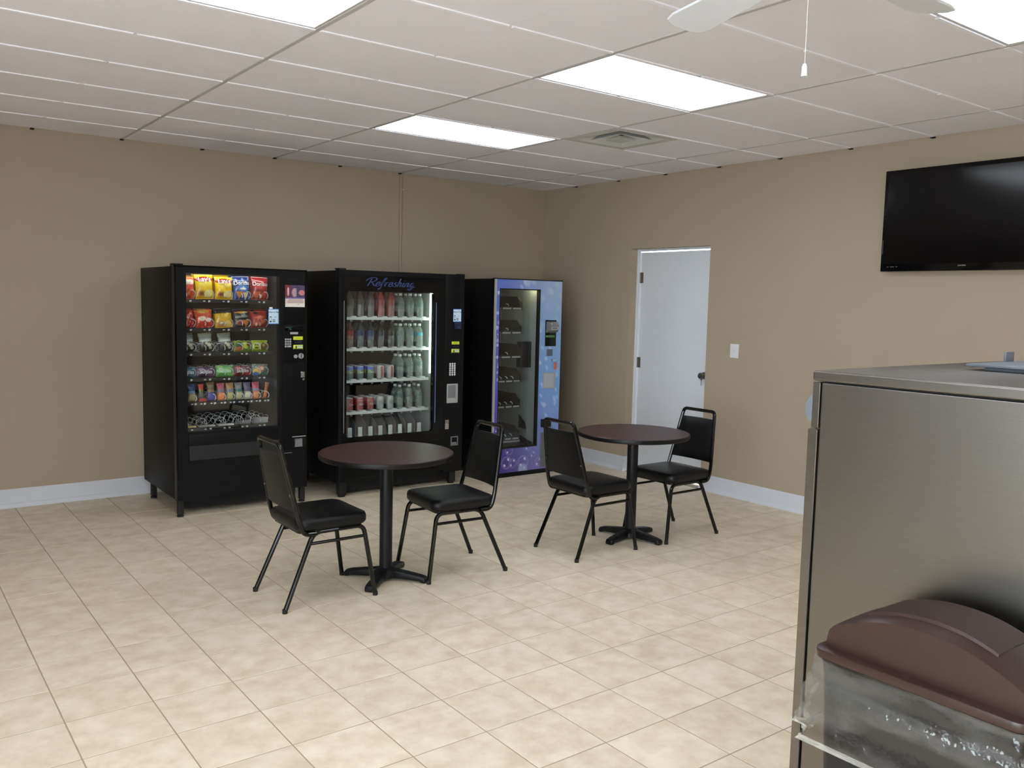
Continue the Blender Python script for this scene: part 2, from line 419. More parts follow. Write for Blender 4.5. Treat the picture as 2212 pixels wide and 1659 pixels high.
# baseboards
def bprof(h=.14): return [(0, 0), (.028, 0), (.028, .012), (.022, .03), (.014, .036), (.014, h-.012), (.008, h), (0, h)]
struct('baseboard_back', B().prism([(-d, z) for d, z in bprof()], 'x', RX0, -.0), M_base, 'white baseboard along the wall behind the vending machines', 'baseboard', smooth=False)
b = B().prism([(-d, z) for d, z in bprof()], 'y', DY1, -.028)
b.box(-.028, .105, DY1-.014, DY1, 0, .14)           # return into the door reveal
struct('baseboard_right', b, M_base, 'white baseboard between the corner and the door', 'baseboard', smooth=False)
struct('baseboard_door_side', B().prism([(-d, z) for d, z in bprof()], 'y', RY0, DY0), M_base, 'white baseboard running right from the door', 'baseboard', smooth=False)
# door
dr = struct('door_1', B().box(.105, .145, DY0+.012, DY1-.045, .012, DZ-.03, .002), M_door, 'flat white door with a round knob set into the beige wall', 'door')
obj('door_frame', B().box(.09, .2, DY1-.04, DY1, 0, DZ).box(.09, .2, DY0, DY0+.008, 0, DZ).box(.1, .2, DY0, DY1, DZ-.02, DZ), M_door, dr, smooth=False)
for hz in (1.861, 1.055, .25):
    h = B().box(.098, .107, DY1-.075, DY1-.03, hz-.05, hz+.05, .001); h.cyl((.097, DY1-.043, hz-.05), (.097, DY1-.043, hz+.05), .007, 10)
    obj('hinge', h, M_steelknob, dr)
kn = Matrix.Translation((.105, -2.19, .992)) @ Matrix.Rotation(-PI/2, 4, 'Y')
k = obj('door_knob', B().lathe([(0, 0), (.032, 0), (.032, .006), (.014, .012), (.012, .03), (.02, .036), (.028, .045), (.029, .056), (.022, .066), (0, .07)], 24, M=kn), M_steelknob, dr)
obj('key', B().box(.05, .053, -2.203, -2.199, .905, .97).box(.05, .053, -2.21, -2.192, .955, .985, .001), M_steelknob, dr)
# light switch
t = T('light_switch', (-.004, -2.592, 1.236), 'white single light switch plate on the wall right of the door', 'light switch')
t.add('plate', B().box(-.006, 0, -2.636, -2.548, 1.178, 1.296, .003), M_white)
t.add('toggle', B().box(-.016, -.005, -2.597, -2.587, 1.224, 1.246, .002), M_white)
t.add('screw', B().cyl((-.0075, -2.592, 1.27), (-.005, -2.592, 1.27), .004, 8), M_white)
t.add('screw', B().cyl((-.0075, -2.592, 1.203), (-.005, -2.592, 1.203), .004, 8), M_white)
# cable raceway on the back wall
t = T('cable_raceway', (-1.745, -.001, 1.83), 'thin beige vertical cable cover on the wall above the drinks machine', 'cable cover')
t.add('cover', B().box(-1.757, -1.733, -.016, -.001, 1.2, H-.012, .003), M_wall)
t.add('cable', B().tube([(-1.728, -.005, H-.13), (-1.729, -.006, 2.3), (-1.735, -.006, 1.95), (-1.737, -.006, 1.2)], .0035, 8), M_wall)
t.add('clip', B().box(-1.735, -1.712, -.013, -.001, 2.625, 2.637, .001), M_tagw)

# ------------------------------------------------------------------ floor
flo = struct('floor', B().box(RX0-WT, WT, RY0-WT, WT, -.08, -.0011), M_grout, 'beige ceramic tile floor with thin grout lines', 'floor', smooth=False)
g = .0026
def tile_bm(b, x0, x1, y0, y1, z0=-.008, z1=0, c=.0006):
    lo = [(x0, y0), (x1, y0), (x1, y1), (x0, y1)]; hi = [(x0+c, y0+c), (x1-c, y0+c), (x1-c, y1-c), (x0+c, y1-c)]
    A = [b.bm.verts.new((x, y, z0)) for x, y in lo]; C_ = [b.bm.verts.new((x, y, z1-c)) for x, y in lo]; D = [b.bm.verts.new((x, y, z1)) for x, y in hi]
    for i in range(4):
        j = (i+1) % 4; b.bm.faces.new((A[i], A[j], C_[j], C_[i])); b.bm.faces.new((C_[i], C_[j], D[j], D[i]))
    b.bm.faces.new(D)
tb = B(); tile_bm(tb, g, TS-g, g, TS-g)
tme = bpy.data.meshes.new('floor_tile'); tb.bm.to_mesh(tme); tb.bm.free(); tme.materials.append(M_ftile)
cells = []; rest = B()
for i in range(math.floor((RX0-FX)/TS), math.ceil(-FX/TS)):
    for j in range(math.floor((RY0-FY)/TS), math.ceil(-FY/TS)):
        x, y = FX+i*TS, FY+j*TS
        full = x >= RX0 and x+TS <= 0 and y >= RY0 and y+TS <= 0
        q = project((x+TS/2, y+TS/2, 0)); vis = q and -60 < q[0] < 1780 and 900 < q[1] < 1730
        if vis and full and not (y > -.95 and x > -4.0): cells.append((q[2], x, y))
        else:
            X0, X1, Y0_, Y1_ = max(x, RX0)+g, min(x+TS, 0)-g, max(y, RY0)+g, min(y+TS, 0)-g
            if X1-X0 > .01 and Y1_-Y0_ > .01: tile_bm(rest, X0, X1, Y0_, Y1_)
cells.sort()
for n_, (d, x, y) in enumerate(cells):
    if n_ < 300: meshobj('floor_tile', tme, flo, (x, y, rnd.uniform(-.0002, .0002)))
    else: tile_bm(rest, x+g, x+TS-g, y+g, y+TS-g)
tag(obj('floor_tile_field', rest, M_ftile, flo, smooth=False), kind='stuff')

# ------------------------------------------------------------------ ceiling
cei = struct('ceiling', B().box(RX0-WT, WT, RY0-WT, WT, H+.14, H+.3), M_ceilslab, 'suspended ceiling of square off-white tiles', 'ceiling', smooth=False)
troffers = [(2, 1, 'between the vent and the back wall, farthest ceiling light'), (2, -2, 'bright ceiling light panel in the middle of the ceiling, nearest the pull chain'),
            (2, -5, 'ceiling light panel cut by the upper right corner of the picture'), (-2, -2, 'ceiling light panel at the top edge, left of centre'),
            (2, -8, 'ceiling light panel behind the camera, right row'), (-2, -5, 'ceiling light panel above the camera, left row'),
            (-2, -8, 'ceiling light panel behind the camera, left row'), (-6, -5, 'ceiling light panel far left, above the camera'), (-6, -9, 'ceiling light panel far left, behind the camera')]
lightcells = set()
for i, j, _ in troffers: lightcells |= {(i, j), (i+1, j)}
ventcell = (4, 0)
i0, i1 = math.floor((RX0-XA)/TT), math.ceil(-XA/TT); j0, j1 = math.floor((RY0-Y0)/TT), math.ceil(-Y0/TT)
cb = B().box(.006, TT-.006, .006, TT-.006, H+.003, H+.018, .003, 1)
cme = bpy.data.meshes.new('ceiling_tile'); cb.bm.to_mesh(cme); cb.bm.free(); cme.materials.append(M_tile_c)
rest = B()
for i in range(i0, i1):
    for j in range(j0, j1):
        if (i, j) in lightcells or (i, j) == ventcell: continue
        x, y = XA+i*TT, Y0+j*TT
        q = project((x+TT/2, y+TT/2, H)); vis = q and q[2] > .8 and -250 < q[0] < 2460 and -250 < q[1] < 460
        x0, x1, y0, y1 = max(x, RX0), min(x+TT, 0), max(y, RY0), min(y+TT, 0)
        if x1-x0 < .03 or y1-y0 < .03: continue
        full = abs(x1-x0-TT) < 1e-6 and abs(y1-y0-TT) < 1e-6
        if vis and full: meshobj('ceiling_tile', cme, cei, (x, y, 0))
        elif vis: obj('ceiling_tile', B().box(.006, x1-x0-.006, .006, y1-y0-.006, H+.003, H+.018, .003, 1), M_tile_c, cei, loc=(x0, y0, 0))
        else: rest.box(x0+.006, x1-.006, y0+.006, y1-.006, H+.003, H+.018)
tag(obj('ceiling_tile_field', rest, M_tile_c, cei, smooth=False), kind='stuff')
# main runners (every four feet, running to the back wall) and cross tees
for i in range(i0+1, i1):
    x = XA+i*TT
    if i % 4 == 0 or i % 4 == 2 and i in (2, 6):
        obj('main_runner', B().box(x-.012, x+.012, RY0, 0, H, H+.02, .0015, 1), M_main, cei, smooth=False)
    else:
        b = B()
        for j in range(j0, j1):
            if (i, j) in lightcells and (i-1, j) in lightcells: continue
            y = max(Y0+j*TT, RY0); b.box(x-.009, x+.009, y+.012, min(y+TT, 0)-.012, H+.0026, H+.02)
        obj('cross_tee', b, M_tile_c, cei, smooth=False)
for j in range(j0+1, j1):
    y = Y0+j*TT
    b = B()
    for i in range(i0, i1):
        x = max(XA+i*TT, RX0); b.box(x+.014, min(x+TT, 0)-.012, y-.011, y+.011, H-.003, H+.02, .001, 1)
    obj('cross_tee', b, M_tee, cei, smooth=False)
b = B()
for i in range(-2, 5): b.box(XA+i*TT-.012, XA+i*TT+.012, -.03, -.001, H-.009, H-.001)
for j in range(-5, 5): b.box(-.03, -.001, Y0+j*TT-.012, Y0+j*TT+.012, H-.009, H-.001)
tag(obj('tee_end_gap', b, M_dark, cei, smooth=False), kind='stuff')
for n_, (i, j, lab) in enumerate(troffers):
    x0, x1, y0, y1 = XA+i*TT, XA+(i+2)*TT, Y0+j*TT, Y0+(j+1)*TT
    if 'panel' not in lab: lab = 'recessed ceiling light panel '+lab
    t = T('ceiling_light', ((x0+x1)/2, (y0+y1)/2, H), lab, 'ceiling light', 'recessed light panels')
    f = B()
    for a in ((x0+.012, x0+.026, y0+.012, y1-.012), (x1-.026, x1-.012, y0+.012, y1-.012), (x0+.026, x1-.026, y0+.012, y0+.026), (x0+.026, x1-.026, y1-.026, y1-.012)): f.box(*a, H+.002, H+.02)
    t.add('frame', f, M_main, smooth=False)
    t.add('diffuser', B().box(x0+.025, x1-.025, y0+.025, y1-.025, H+.003, H+.010), M_panel, smooth=False)
    t.add('housing', B().box(x0+.02, x1-.02, y0+.02, y1-.02, H+.021, H+.11), M_main, smooth=False)
# air vent
vx, vy = XA+4.5*TT, Y0+.5*TT
t = T('ceiling_vent', (vx, vy, H), 'square white louvred air vent in the ceiling right of the far light panel', 'air vent')
b = B()
hs, ho = TT/2-.012, .225
for a in ((vx-hs, vx-ho, vy-hs, vy+hs), (vx+ho, vx+hs, vy-hs, vy+hs), (vx-ho, vx+ho, vy-hs, vy-ho), (vx-ho, vx+ho, vy+ho, vy+hs)): b.box(*a, H-.002, H+.012)
t.add('frame', b, M_vent, smooth=False)
t.add('duct_box', B().box(vx-.25, vx+.25, vy-.25, vy+.25, H+.10, H+.135), M_grey, smooth=False)
for r1_, r2_, z1_, z2_ in ((.225, .17, .001, .055), (.15, .095, -.004, .05), (.075, 0.0, -.006, .012)):
    b = B()
    A = [b.bm.verts.new((vx+sx*r1_, vy+sy*r1_, H+z1_)) for sx, sy in ((-1, -1), (1, -1), (1, 1), (-1, 1))]
    if r2_ > 0:
        C_ = [b.bm.verts.new((vx+sx*r2_, vy+sy*r2_, H+z2_)) for sx, sy in ((-1, -1), (1, -1), (1, 1), (-1, 1))]
        for i in range(4): b.bm.faces.new((A[i], A[(i+1) % 4], C_[(i+1) % 4], C_[i]))
    else: b.bm.faces.new(A)
    o = t.add('louvre', b, M_vent, smooth=False)
    sd = o.modifiers.new('thickness', 'SOLIDIFY'); sd.thickness = .003; sd.offset = 0

# ================================================================== FURNITURE
# ---- chair: faces +x, origin on the floor between the legs
def make_chair(label):
    c = thing('stacking_chair', (0, 0, 0), label, 'chair', 'black stacking chairs at the round tables')
    # seat with rounded corners and domed top
    P = rrect(-.185, .225, -.205, .205, .06, 6); b = B()
    rings = []
    for zz, k in ((.405, .90), (.408, .965), (.42, 1.0), (.447, 1.0), (.462, .975), (.468, .9), (.474, .6), (.476, .25)):
        rings.append([b.bm.verts.new((.02+(x-.02)*k, y*k, zz)) for x, y in P])
    for A, C_ in zip(rings, rings[1:]):
        for i in range(len(P)): b.bm.faces.new((A[i], A[(i+1) % len(P)], C_[(i+1) % len(P)], C_[i]))
    b.bm.faces.new(rings[0][::-1]); b.bm.faces.new(rings[-1])
    s = obj('seat', b, M_viny, c, ang=50)
    obj('seat_pan', B().prism(rrect(-.165, .2, -.185, .185, .04), 'z', .392, .406), M_tub, s)
    for sy in (-1, 1):
        yb, yt = .205*sy, .178*sy
        # one bent tube: front leg, seat rail, rear leg; split at the rail middle
        path = fillet([(-.255, yb, .008), (-.088, yt, .393), (.05, yt, .393)], .05, 6)
        obj('leg', B().tube(path, .0125, 10), M_tub, c)
        path = fillet([(.26, yb, .008), (.200, yt, .393), (.05, yt, .393)], .045, 6)
        obj('leg', B().tube(path, .0125, 10), M_tub, c)
        obj('stretcher', B().tube([(-.112, .183*sy, .335), (.205, .183*sy, .335)], .009, 8), M_tub, c)
        for fx in (-.255, .26):
            obj('foot_cap', B().lathe([(0, 0), (.0135, 0), (.0135, .018), (.0125, .022), (0, .022)], 12, (fx, yb, 0)), M_rubber, c)
    # back frame: one bent tube, up one side, across the handle, down the other
    def bk(z): return -.172-(z-.46)*.21
    pts = [(-.08, -.192, .388), (-.15, -.195, .39), (bk(.47), -.195, .47), (bk(.80), -.150, .80), (bk(.862), -.142, .862), (bk(.862), .142, .862), (bk(.80), .150, .80), (bk(.47), .195, .47), (-.15, .195, .39), (-.08, .192, .388)]
    obj('back_frame', B().tube(fillet(pts, .055, 6), .0125, 10), M_tub, c)
    # padded back panel, tapering upwards, curved slightly
    b = B(); nu, nv = 10, 10; F, K = [], []
    for j in range(nv+1):
        v = j/nv; z = .515+v*.292; hw = (.192+(.150-.192)*(z-.47)/.33)-.010
        fr, bkr = [], []
        for i in range(nu+1):
            u = -1+2*i/nu; e = (1-abs(u)**6)*(1-abs(2*v-1)**8); bowx = -.016*(1-u*u)
            fr.append(b.bm.verts.new((bk(z)+bowx+.006+.018*e, u*hw, z))); bkr.append(b.bm.verts.new((bk(z)+bowx-.008, u*hw, z)))
        F.append(fr); K.append(bkr)
    for j in range(nv):
        for i in range(nu):
            b.bm.faces.new((F[j][i], F[j][i+1], F[j+1][i+1], F[j+1][i])); b.bm.faces.new((K[j][i+1], K[j][i], K[j+1][i], K[j+1][i+1]))
        b.bm.faces.new((F[j+1][0], K[j+1][0], K[j][0], F[j][0])); b.bm.faces.new((F[j][nu], K[j][nu], K[j+1][nu], F[j+1][nu]))
    for i in range(nu):
        b.bm.faces.new((F[0][i+1], F[0][i], K[0][i], K[0][i+1])); b.bm.faces.new((F[nv][i], F[nv][i+1], K[nv][i+1], K[nv][i]))
    obj('backrest', b, M_viny, c, ang=50)
    for sy in (-1, 1): obj('bolt', B().cyl((bk(.6)+.0, sy*.172, .6), (bk(.6)-.014, sy*.172, .6), .006, 8), M_chrome, c)
    return c
ch = make_chair('black padded stacking chair, left of the nearer table, its back to the snack machine')
ch.location = (-3.937, -2.968, 0)
for loc, rz, lab in (((-3.066, -2.992, 0), PI-.07, 'black padded stacking chair, right of the nearer table, facing left'),
                     ((-2.098, -3.12, 0), 0, 'black padded stacking chair, left of the farther table, its back to the drinks machines'),
                     ((-1.308, -3.14, 0), PI, 'black padded stacking chair in front of the white door')):
    c = dup(ch); c.location = loc; c.rotation_euler = (0, 0, rz); c['label'] = lab

# ---- round pedestal tables
def make_table(label):
    t = thing('pedestal_table', (0, 0, 0), label, 'table', 'round pedestal tables')
    tp = obj('tabletop', B().lathe([(0, .712), (.372, .712), (.3785, .718), (.3785, .7405), (.376, .7425), (0, .7425)], 72), M_lam, t)
    obj('edge_band', B().lathe([(.3787, .714), (.3815, .717), (.3825, .728), (.3815, .738), (.3787, .7405)], 72), M_edge, tp)
    obj('mounting_plate', B().box(-.13, .13, -.13, .13, .70, .7115, .003), M_castblk, t)
    obj('column', B().lathe([(0, .06), (.037, .06), (.037, .68), (.055, .699), (0, .70)], 28), M_castblk, t)
    obj('hub', B().lathe([(0, .022), (.07, .022), (.068, .05), (.05, .068), (.04, .074), (0, .074)], 28), M_castblk, t)
    prof = [(.04, .016), (.212, .012), (.226, .002), (.248, .002), (.252, .018), (.242, .034), (.208, .043), (.11, .058), (.04, .068)]
    for k in range(4):
        b = B().prism(prof, 'y', -.028, .028, .009, 3); b.xf(Matrix.Rotation(k*PI/2, 4, 'Z')); obj('foot', b, M_castblk, t)
    return t
tb1 = make_table('round mahogany-topped pedestal table, the nearer one, before the drinks machine')
tb1.location = (-3.498, -2.962, 0); tb1.rotation_euler = (0, 0, math.radians(40))
tb2 = dup(tb1); tb2['label'] = 'round mahogany-topped pedestal table, the farther one, before the white door'
tb2.location = (-1.668, -3.098, 0); tb2.rotation_euler = (0, 0, math.radians(11))

# ---- television
t = T('wall_television', (-.05, -4.51, 1.88), 'black flat screen television mounted high on the right wall', 'television')
ty0, ty1, tz0, tz1 = -5.13, -3.895, 1.878, 2.575
t.add('casing', B().box(-.08, -.03, ty0, ty1, tz0, tz1, .006), M_tvb)
t.add('screen', B().box(-.0815, -.079, ty0+.03, ty1-.026, tz0+.05, tz1-.03), M_tvscr, smooth=False)
t.add('wall_bracket', B().box(-.032, 0, -4.75, -4.3, 2.08, 2.38), M_rubber, smooth=False)
b = B()
for a in (3.945, 3.97, 3.985, 4.01): b.box(-.0812, -.080, -a-.012, -a, tz0+.03, tz0+.034)
t.add('bezel_print', b, M_grey, smooth=False)
b = B()
for k in range(6): b.box(-.0812, -.080, -4.49+k*.009, -4.484+k*.009, tz0+.03, tz0+.038)
t.add('maker_badge', b, M_grey, smooth=False)
t.add('edge_trim', B().box(-.0812, -.080, ty1-.012, ty1-.010, tz0+.12, tz0+.22), M_chrome, smooth=False)

# ================================================================== SNACK MACHINE
def packet(name, label, cat, group, x, y, z, w, h, t, paint, n=(22, 28), tilt=.1, lean=0, letters=(), pinch=.07, rz=0):
    """pillow bag standing at x,y,z with sealed ends; letters: (text, size, u, v, material, shear, squeeze)"""
    nu, nv = n; us = np.linspace(-1, 1, nu); vs_ = np.linspace(0, 1, nv)
    r = np.random.RandomState(int(abs(x*977+z*3571)) % 9999); ph = r.rand(6)*6
    def surf(u, v):
        e = max(0., 1-abs(u)**2.4)**.6*max(0., math.sin(PI*min(1, max(0, (v-.05)/.9))))**.55
        wr = .05*math.sin(u*5+v*9+ph[0])+.04*math.sin(v*17+ph[1]+u*3)
        return t/2*e*(1+wr*e)
    def P(u, v, s):
        wd = w/2*(1-pinch*math.sin(PI*v)**1.5)
        return Vector((u*wd, -s*max(surf(u, v), .0006), v*h))
    R = Matrix.Rotation(rz, 4, 'Z') @ Matrix.Rotation(-tilt, 4, 'X') @ Matrix.Rotation(lean, 4, 'Y')
    co = []; 
    for s in (1, -1):
        for v in vs_:
            for u in us: co.append(R @ P(u, v, s))
    k = nu*nv; fs = []
    for j in range(nv-1):
        for i in range(nu-1):
            a = j*nu+i; fs.append((a, a+1, a+nu+1, a+nu)); fs.append((k+a+1, k+a, k+a+nu, k+a+nu+1))
    for j in range(nv-1):
        fs.append((j*nu+nu, k+j*nu+nu, k+j*nu, j*nu)); fs.append((j*nu+nu-1, k+j*nu+nu-1, k+j*nu+2*nu-1, j*nu+2*nu-1))
    me = bpy.data.meshes.new(name); me.from_pydata(co, [], fs); me.materials.append(M_film)
    U, V = np.meshgrid((us+1)/2, vs_); Pt = Paint(U.ravel(), V.ravel(), (200, 200, 200)); paint(Pt)
    setcol(me, np.vstack([Pt.C, Pt.C])); me.polygons.foreach_set('use_smooth', [True]*len(me.polygons)); me.update()
    if letters:
        root = thing(name, (x, y, z), label, cat, group); meshobj('pouch', me, root)
        for s_, size, cu, cv, m_, sh, sq in letters:
            def f(a, c_, cu=cu, cv=cv):
                u = (cu-.5)*2+a/(w/2); v = cv+c_/h
                p = P(min(1, max(-1, u)), v, 1); p.x = u*w/2*(1-pinch*math.sin(PI*v)**1.5); p.y -= .005; return R @ p
            text_obj('lettering', s_, size, f, m_, root, sh, sq)
        return root
    o = meshobj(name, me, None, (x, y, z)); return tag(o, label, cat, group)

SM = T('snack_machine', (-3.59, -.5, 0), 'tall black snack vending machine full of crisps and sweets', 'vending machine', 'vending machines')
sx0, sx1, syF, syB, sz0, sz1 = -4.088, -3.097, -.945, -.05, .125, 1.812
b = B().box(sx0, sx0+.02, -.875, syB, sz0, sz1-.008, .003).box(sx1-.02, sx1, -.875, syB, sz0, sz1-.008, .003).box(sx0+.018, sx1-.018, -.87, syB, sz1-.035, sz1-.008)
b.box(sx0+.018, sx1-.018, syB-.02, syB, sz0, sz1-.03).box(sx0+.018, sx1-.018, -.87, syB, sz0, sz0+.03)
cab = SM.add('cabinet', b, M_sideblack)
wl, wr_, wb, wt = -4.005, -3.316, .618, 1.757
d = SM.add('door', B().frame(sx0, sx1, sz0-.005, sz1, wl, wr_, wb, wt, syF, -.885), M_bodyblack, smooth=False)
SM.add('door_edge', B().box(sx0, sx0+.012, syF-.004, syF, sz0, sz1).box(sx1-.012, sx1, syF-.004, syF, sz0, sz1).box(sx0, sx1, syF-.004, syF, sz1-.012, sz1), M_gloss, d, smooth=False)
SM.add('glass', B().box(wl-.005, wr_+.005, -.924, -.919, wb-.005, wt+.005), M_glass, smooth=False)
for cxx in (-3.95, -3.99): SM.add('hinge_cap', B().box(cxx-.09, cxx-.06, -.9, -.82, sz1-.008, sz1+.012, .003), M_rubber)
for lx in (sx0+.03, sx1-.03):
    for ly in (-.915, -.21):
        SM.add('leg', B().box(lx-.02, lx+.02, ly-.02, ly+.02, .02, sz0, .002).lathe([(0, 0), (.024, 0), (.024, .012), (.012, .02), (0, .02)], 14, (lx, ly, 0)), M_rubber)
# lining of the shopping compartment
SM.add('compartment', B().box(-4.066, -4.062, -.86, -.3, .55, 1.775).box(-3.314, -3.31, -.9, -.3, .55, 1.775).box(-4.066, -3.31, -.305, -.3, .55, 1.775), mat('compartment_grey', (44, 46, 53), .4, var=.08), smooth=False)
SM.add('lamp_tube', B().cyl((-3.98, -.868, 1.768), (-3.34, -.868, 1.768), .008, 10), M_lamp1)
# trays, coils, price tags
rows = [(1.575, 5), (1.366, 5), (1.186, 5), (1.001, 5), (.824, 9), (.634, 5)]
lane5 = [-3.972, -3.838, -3.697, -3.563, -3.427]
lane9 = [-3.938, -3.872, -3.798, -3.723, -3.655, -3.588, -3.522, -3.456, -3.39]
def helix(r, y0, y1, turns, sgn, ph, wire=.003):
    P = []; n = int(turns*14)
    for i in range(n+1):
        a = ph+sgn*2*PI*turns*i/n; P.append((r*math.cos(a), y0+(y1-y0)*i/n, r*math.sin(a)))
    b = B().tube(P, wire, 5); bmesh.ops.recalc_face_normals(b.bm, faces=b.bm.faces)
    me = bpy.data.meshes.new('coil'); b.bm.to_mesh(me); b.bm.free(); me.materials.append(M_coil); me.polygons.foreach_set('use_smooth', [True]*len(me.polygons)); return me
coilL = helix(.031, -.855, -.42, 6.0, 1, -.6); coilR = helix(.031, -.855, -.42, 6.0, -1, PI+.6-PI*.62); coilS = helix(.027, -.855, -.42, 6.5, 1, -.9)
thinL = helix(.031, -.855, -.50, 3.6, 1, -.6, .0021); thinR = helix(.031, -.855, -.50, 3.6, -1, PI+.6-PI*.62, .0021)
for n_, (z, lanes) in enumerate(rows):
    tr = SM.add('tray', B().box(-4.055, -3.33, -.86, -.31, z-.012, z-.004).box(-4.055, -3.33, -.868, -.858, z-.027, z-.001, .002), M_tray, smooth=False)
    tr.name = 'tray'
    if n_ == 5: SM.add('tray_trim', B().box(-4.055, -3.32, -.872, -.866, z-.031, z-.026), M_chrome, tr, smooth=False)
    b = B(); tags_ = B()
    for k, x in enumerate(lane5 if lanes == 5 else lane9):
        dx = .026 if lanes == 5 else .018
        for q, ox in enumerate((-dx*.65, dx*.75)):
            if k == 0 and q == 0 and lanes == 5: continue
            tags_.box(x+ox-.0075, x+ox+.0075, -.8695, -.868, z-.019 if q else z-.018, z-.008 if q else z-.0105)
            if q: tags_.box(x+ox-.0075, x+ox+.001, -.8695, -.868, z-.022, z-.018)
        if lanes == 5:
            meshobj('coil', thinL if n_ == 5 else coilL, tr, (x-.033-SM.base.x, -SM.base.y, z+.033)); meshobj('coil', thinR if n_ == 5 else coilR, tr, (x+.033-SM.base.x, -SM.base.y, z+.033))
        elif k != 1: meshobj('coil', coilS, tr, (x-SM.base.x, -SM.base.y, z+.028))
    tag(SM.add('price_tags', tags_, M_tagw, tr, smooth=False), kind='stuff')

YL = (246, 208, 20)
def p_lays(p):
    p.grad((236, 180, 16), (250, 220, 30)); p.ell(.5, .8, .5, .12, (150, 30, 34)); p.ell(.5, .62, .34, .1, (240, 224, 90), .7)
    p.ell(.3, .22, .2, .12, (206, 140, 60)).ell(.3, .22, .12, .07, (150, 84, 50)); p.ell(.68, .22, .24, .15, (246, 230, 150)); p.rect(0, 1, .96, 1, (222, 190, 30))
def p_fritos(p):
    p.grad((216, 66, 30), (226, 96, 40)); p.ell(.55, .76, .5, .14, (236, 222, 190), .9).speck((240, 140, 90), 3, 5, .35).rect(0, 1, .5, .6, (200, 40, 24), .8); p.rect(0, 1, .95, 1, (220, 150, 60))
def p_blue(p):
    p.grad((30, 64, 140), (34, 52, 112)); p.ell(.55, .5, .36, .16, (90, 140, 210), .8).speck((150, 180, 230), 5, 4, .55, .6)
    p.tri(.34, .24, .24, (220, 140, 60), PI/2); p.tri(.7, .2, .22, (236, 214, 180), -PI/6).ell(.55, .46, .2, .05, (235, 240, 245))
def p_red(p):
    p.grad((150, 26, 34), (134, 30, 42)); p.ell(.5, .55, .4, .1, (200, 60, 60), .7); p.tri(.3, .22, .26, (206, 96, 40), PI/2).tri(.72, .24, .2, (196, 60, 44), -.4).ell(.55, .16, .06, .09, (226, 190, 180))
def p_cheese(p):
    p.grad((196, 26, 26), (220, 84, 24)); p.ell(.5, .9, .34, .09, (240, 190, 90)).ell(.36, .52, .2, .14, (246, 220, 190)).ell(.72, .42, .18, .12, (250, 236, 220)).speck((240, 120, 60), 9, 5, .5, .7)
def p_redwave(p):
    p.grad((180, 22, 26), (206, 40, 28)); p.speck((240, 160, 130), 12, 5, .35, .8)
def p_corn(p):
    p.grad((226, 170, 20), (246, 204, 24)); p.rect(0, 1, .74, 1, (38, 34, 30)); p.speck((90, 80, 70), 4, 7, .8, .5).ell(.33, .2, .22, .14, (206, 150, 90)).ell(.33, .24, .1, .06, (236, 220, 200)).ell(.72, .2, .22, .16, (236, 208, 110))
def p_black(p):
    p.grad((36, 36, 36), (30, 30, 32)); p.ell(.5, .86, .42, .12, (60, 50, 46)).ell(.5, .81, .4, .045, (226, 160, 60)); p.rect(.12, .9, .52, .62, (150, 160, 150), .8).ell(.38, .28, .24, .14, (180, 140, 130)).ell(.34, .24, .14, .08, (150, 50, 50)).tri(.74, .26, .26, (222, 130, 40), PI/2)
def p_red2(p):
    p.grad((140, 24, 24), (180, 36, 30)); p.ell(.3, .9, .12, .08, (30, 20, 20)).ell(.5, .62, .34, .1, (220, 90, 50)).tri(.34, .3, .26, (206, 84, 40), .3).tri(.66, .36, .22, (216, 106, 50), 1.2).ell(.28, .2, .05, .1, (230, 200, 190))
def p_pop(p):
    p.grad((22, 23, 24), (150, 158, 150), .25, .7); p.rect(0, 1, .56, .66, (206, 214, 204)).rect(0, 1, .72, .8, (120, 130, 120), .8).rect(0, 1, .9, 1, (150, 154, 100), .6).ell(.7, .36, .16, .1, (226, 226, 196)).ell(.5, .46, .12, .07, (216, 216, 196)).ell(.78, .22, .14, .08, (180, 186, 170)).speck((60, 64, 60), 8, 8, .7, .7)
def p_sour1(p):
    p.grad((90, 140, 30), (150, 170, 40)); p.ell(.28, .55, .22, .3, (50, 90, 30)).ell(.3, .25, .26, .2, (200, 110, 60)).ell(.7, .55, .16, .32, (190, 200, 60)).ell(.86, .7, .1, .2, (130, 70, 30)).speck((40, 60, 20), 2, 6, .6, .7)
def p_sour2(p):
    p.grad((110, 150, 30), (170, 190, 40)); p.ell(.28, .5, .24, .36, (176, 190, 50)).ell(.22, .6, .04, .08, (20, 30, 10)).ell(.36, .6, .04, .08, (20, 30, 10)).ell(.28, .32, .12, .07, (40, 40, 10)).ell(.74, .45, .2, .34, (110, 80, 30)).ell(.74, .55, .1, .12, (180, 160, 50))
def sk(c0, c1, a):
    def f(p): p.grad(c0, c1).ell(.5, .5, .5, .2, tuple(min(255, int(x*1.35+20)) for x in c1), .6).ell(.25, .8, .16, .2, a).ell(.8, .22, .2, .14, a, .7).rect(0, 1, .94, 1, (140, 140, 140), .4)
    return f
def p_gummy(p):
    p.grad((60, 110, 100), (90, 110, 100)); p.ell(.3, .36, .26, .26, (226, 180, 50)).ell(.24, .16, .14, .16, (60, 110, 220)).ell(.58, .6, .2, .3, (196, 90, 70)).ell(.62, .6, .1, .14, (236, 200, 190)).speck((200, 210, 190), 6, 6, .6, .6)
def bar(top, mid, bot):
    def f(p): p.grad(bot, bot).rect(0, 1, .62, 1, top).rect(0, 1, .46, .62, mid).ell(.5, .24, .42, .18, tuple(min(255, int(x*1.2+15)) for x in bot)).speck(tuple(int(x*.6) for x in top), 3, 7, .75, .5)
    return f
G1 = 'snack packets in the snack machine'
z = 1.575
def pk(lab, x, z, w, h, t, paint, y=-.825, cat='snack packet', name='snack_bag', **k): return packet(name, lab, cat, G1, x, y, z, w, h, t, paint, **k)
